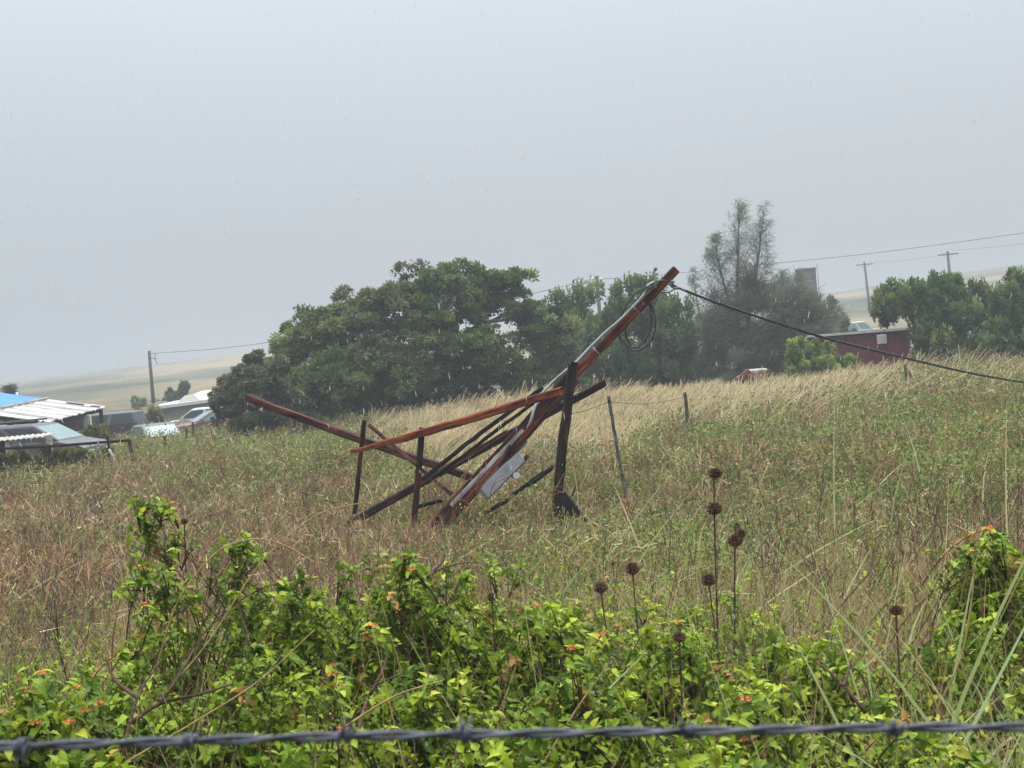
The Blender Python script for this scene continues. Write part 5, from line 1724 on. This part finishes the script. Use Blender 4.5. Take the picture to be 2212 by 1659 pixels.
c = P(436, 925, 66)
vehicle('coupe', 'faded maroon car with bright windscreen against the small tree', (c[0] + .7, c[1], c[2] - .62), math.radians(-155), SEDAN, (-1.6, -1.0, .3, 1.15, .95, 1.38), 1.7, (1.4, -1.4), PINKP, GLASS, .31, group=OLDC)
c = P(1085, 838, 64)
vehicle('sedan', 'white car glimpsed through gaps at the right of the spreading tree', (c[0], c[1], c[2] - .3), math.radians(170), SEDAN, (-1.75, -1.05, .45, 1.15, .95, 1.42), 1.75, (1.4, -1.4), WHP, GLASS, .31)
c = P(1848, 700, 128)
vehicle('pale_truck', 'hazy white vehicle on the slope between the wispy and knobby trees', (c[0], c[1], c[2] - 1.65), math.radians(8), WAGON, (-2.4, -2.2, .6, 1.3, 1.1, 1.8), 1.9, (1.6, -1.5), WHP, GLASS, .36, cat='vehicle')

# ------------------------------------------------------------------ dry seed head stalks and arching stalks
SEED = leafmat('dry_seed_head', 0, .9, .15)
SG = 'dry seed heads on tall stalks'
def seedstalk(heads, foot, label, seed=1):
    """one plant: stem with ball heads along it"""
    d = foot[2]
    b = on_ground(*foot)
    root = empty('dry_seed_stalk', b, label, 'seed head', SG)
    st = [b] + [P(u, v, d) for (u, v, r) in sorted(heads, key=lambda q: -q[1])]
    if len(st) == 2:
        st = [st[0], (st[0] + st[1]) / 2 + np.array([rng.uniform(-.03, .03), 0, .02]), st[1]]
    mb = MB(); pts = bez(st, 18); mb.tube(pts, np.linspace(.0052, .0032, len(pts)), 6)
    sub(mb.build('stem', BROWN), root)
    for (u, v, r) in heads:
        c = P(u, v, d)
        R = 1.18 * r / FPX * d
        B = Bag()
        n = 1500
        dr = rnd_dir(n)
        sq = np.array([1.05, 1.05, .86]) * rng.uniform(.94, 1.06, 3)
        col = pick(n, [(.12, .065, .048), (.21, .12, .085), (.38, .25, .165)], [3, 3, 1.6]) * tint(n, (1, 1, 1), .2)
        B.strips(c + dr * R * .5 * sq, unit(dr + rng.normal(size=(n, 3)) * .6) * sq, R * rng.uniform(.28, .52, n), R * .12, np.tile([.02, 0, -.03], (n, 1)), col, 1, .4)
        n = 260
        dr = rnd_dir(n)
        B.rhombs(c + dr * R * .55 * sq, unit(np.cross(dr, rnd_dir(n))), unit(np.cross(dr, rnd_dir(n))), R * .55, R * .55, np.tile([.05, .03, .022], (n, 1)))
        o = sub(B.build('seed_head', SEED), root)
    return root
seedstalk([(1545, 1022, 14), (1543, 1098, 16)], (1540, 1420, 6.4), 'tallest dry stalk with two brown seed balls one above the other')
seedstalk([(1530, 1252, 15)], (1546, 1440, 6.2), 'brown seed ball beside the lower part of the tallest stalk')
seedstalk([(1588, 1167, 15), (1601, 1152, 10)], (1572, 1440, 6.4), 'pair of touching brown seed balls right of the tallest stalk')
seedstalk([(1366, 1228, 15)], (1364, 1420, 6.3), 'brown seed ball in the grass above the lantana left of the tallest stalk')
seedstalk([(1297, 1269, 14)], (1300, 1420, 6.1), 'lower brown seed ball among straw left of the others')
seedstalk([(1467, 1376, 14)], (1470, 1500, 4.6), 'brown seed ball sunk in the bright lantana leaves')
seedstalk([(1323, 1218, 5)], (1325, 1330, 8.5), 'tiny dark seed ball between two larger ones')
seedstalk([(1062, 1289, 10)], (1060, 1420, 5.2), 'brown seed ball in the lantana near the centre')
seedstalk([(398, 1126, 7)], (410, 1300, 6.6), 'small black seed ball above the lantana on the left')
seedstalk([(1935, 1318, 13)], (1940, 1450, 4.9), 'brown seed head among the pale cane grass on the right')
for (u, v, lb) in ((1276, 830, 'left'), ):
    pass
def arch(pl, r, label, d):
    mb = MB()
    p = bez([P(*q, d) for q in pl], 40)
    mb.tube(p, np.linspace(r, r * .45, len(p)), 5)
    return tag(mb.build('grass_stalk', STRAW), label, 'grass stalk', 'long dry grass stalks')
STRAW = simple('straw_stalk', (.34, .25, .12), .6, 0, .3, 30, (.20, .13, .06), spec=.15)
arch([(330, 1470), (375, 1320), (420, 1245), (480, 1185), (555, 1164), (620, 1180), (690, 1222)], .0034, 'dry stalk bending over in a low arch at left', 5.0)
arch([(300, 1560), (440, 1400), (545, 1240), (620, 1160), (690, 1110), (760, 1090), (805, 1086)], .0034, 'long dry stalk rising past the arch to the right', 5.2)
arch([(1815, 1280), (1800, 1200), (1789, 1130), (1791, 1080), (1805, 1062), (1822, 1066)], .005, 'hooked dry stalk standing in the right of the field', 7.5)
arch([(250, 1659), (420, 1560), (560, 1470), (680, 1360)], .0035, 'straw stalk slanting through the lower left lantana', 3.9)
arch([(745, 1570), (850, 1505), (960, 1468)], .0035, 'pale straw slanting above the wire near the third barb', 3.6)
arch([(1180, 1640), (1240, 1540), (1310, 1440)], .0035, 'pale straw slanting up at the bottom centre', 3.7)
arch([(2080, 1640), (1990, 1450), (1985, 1370), (2010, 1260)], .0045, 'tall pale stalk among the cane grass at right', 4.3)
arch([(2020, 1540), (2075, 1420), (2098, 1300), (2105, 1215)], .0042, 'second tall pale stalk among the cane grass at right', 4.4)

def branch(label, paths, r):
    mb = MB()
    for pl in paths:
        p = bez([P(*q) for q in pl], 14)
        mb.tube(p, np.linspace(r, r * .45, len(p)), 6)
    return tag(mb.build('bare_branch', BROWN), label, 'branch')
branch('thick bare brown branches sprawling at the lower left in front of the lantana', [[(262, 1680, 3.52), (272, 1600, 3.52), (300, 1500, 3.62), (345, 1430, 3.72)], [(285, 1560, 3.57), (345, 1520, 3.67), (430, 1500, 3.72), (500, 1478, 3.82)],
        [(300, 1510, 3.62), (250, 1470, 3.67), (228, 1420, 3.72)], [(345, 1520, 3.67), (380, 1470, 3.72), (420, 1400, 3.82)]], .0062)
branch('dark forked branch showing between the lantana leaves left of centre', [[(770, 1600, 3.72), (790, 1520, 3.82), (815, 1480, 3.87), (870, 1455, 3.92)], [(800, 1500, 3.84), (830, 1440, 3.92), (838, 1400, 4.02)]], .0055)
branch('dark forked branch slanting down at the right above the wire', [[(1870, 1540, 3.82), (1825, 1485, 3.87), (1790, 1450, 3.92), (1750, 1420, 4.02)], [(1822, 1482, 3.87), (1832, 1450, 3.92), (1840, 1425, 3.97)]], .0062)
branch('thin bare branch reaching right over the tall rounded lantana', [[(895, 1260, 5.12), (940, 1235, 5.22), (985, 1218, 5.22), (1030, 1214, 5.22)], [(930, 1240, 5.22), (955, 1215, 5.22), (962, 1200, 5.22)]], .0045)
branch('dark bare branch rising out of dry grass right of the seed heads', [[(1780, 1400, 5.82), (1800, 1330, 6.02), (1850, 1270, 6.22), (1880, 1235, 6.22)], [(1800, 1335, 6.02), (1780, 1290, 6.12)]], .0062)

# ------------------------------------------------------------------ rain
def rain():
    n = 1400
    d = 3.6 + 10 * rng.random(n) ** .85
    u = rng.uniform(-250, 2460, n)
    v = rng.uniform(-150, 1800, n)
    c = np.array([P(a, b, k) for a, b, k in zip(u, v, d)])
    ax = unit(np.array([0.0, .74, -.68]) + rng.normal(size=(n, 3)) * .04)
    L = rng.uniform(.026, .055, n)
    r = rng.uniform(.0006, .0011, n)
    s1 = unit(np.cross(ax, np.tile([1.0, 0, 0], (n, 1))))
    s2 = np.cross(ax, s1)
    ring = []
    for t, k in ((.25, .8), (.65, 1.0)):
        for j in range(4):
            th = j * math.pi / 2
            ring.append(c + ax * (L * t)[:, None] + (math.cos(th) * s1 + math.sin(th) * s2) * (r * k)[:, None])
    v_ = np.stack([c] + ring + [c + ax * L[:, None]], 1).reshape(-1, 3)
    T = []
    for j in range(4):
        k = (j + 1) % 4
        T += [(0, 1 + k, 1 + j), (1 + j, 1 + k, 5 + k), (1 + j, 5 + k, 5 + j), (5 + j, 5 + k, 9)]
    f = ((np.arange(n) * 10)[:, None, None] + np.array(T)[None]).reshape(-1, 3)
    m, nn, b, o_ = new_mat('rain_water')
    b.inputs['Base Color'].default_value = (.86, .89, .92, 1)
    b.inputs['Roughness'].default_value = .2
    tr = nn.nodes.new('ShaderNodeBsdfTranslucent')
    tr.inputs['Color'].default_value = (.86, .89, .92, 1)
    mx = nn.nodes.new('ShaderNodeMixShader')
    mx.inputs[0].default_value = .5
    nn.links.new(b.outputs[0], mx.inputs[1])
    nn.links.new(tr.outputs[0], mx.inputs[2])
    nn.links.new(mx.outputs[0], o_.inputs['Surface'])
    o = link('rain', raw_mesh('rain', v_, f, smooth=True), m)
    tag(o, 'falling raindrops slanting across the field', 'rain', kind='stuff')
rain()

# ------------------------------------------------------------------ haze
def haze():
    mb = MB()
    mb.box((-2700, -320, -8.0), (2700, 3050, 19.5))
    m = bpy.data.materials.new('rain_haze')
    m.use_nodes = True
    n = m.node_tree
    n.nodes.clear()
    o = n.nodes.new('ShaderNodeOutputMaterial')
    p = n.nodes.new('ShaderNodeVolumePrincipled')
    p.inputs['Color'].default_value = (.41, .445, .49, 1)
    p.inputs['Density'].default_value = .0021
    p.inputs['Anisotropy'].default_value = .2
    n.links.new(p.outputs[0], o.inputs['Volume'])
    ob = mb.build('haze', m)
    tag(ob, kind='stuff')
haze()
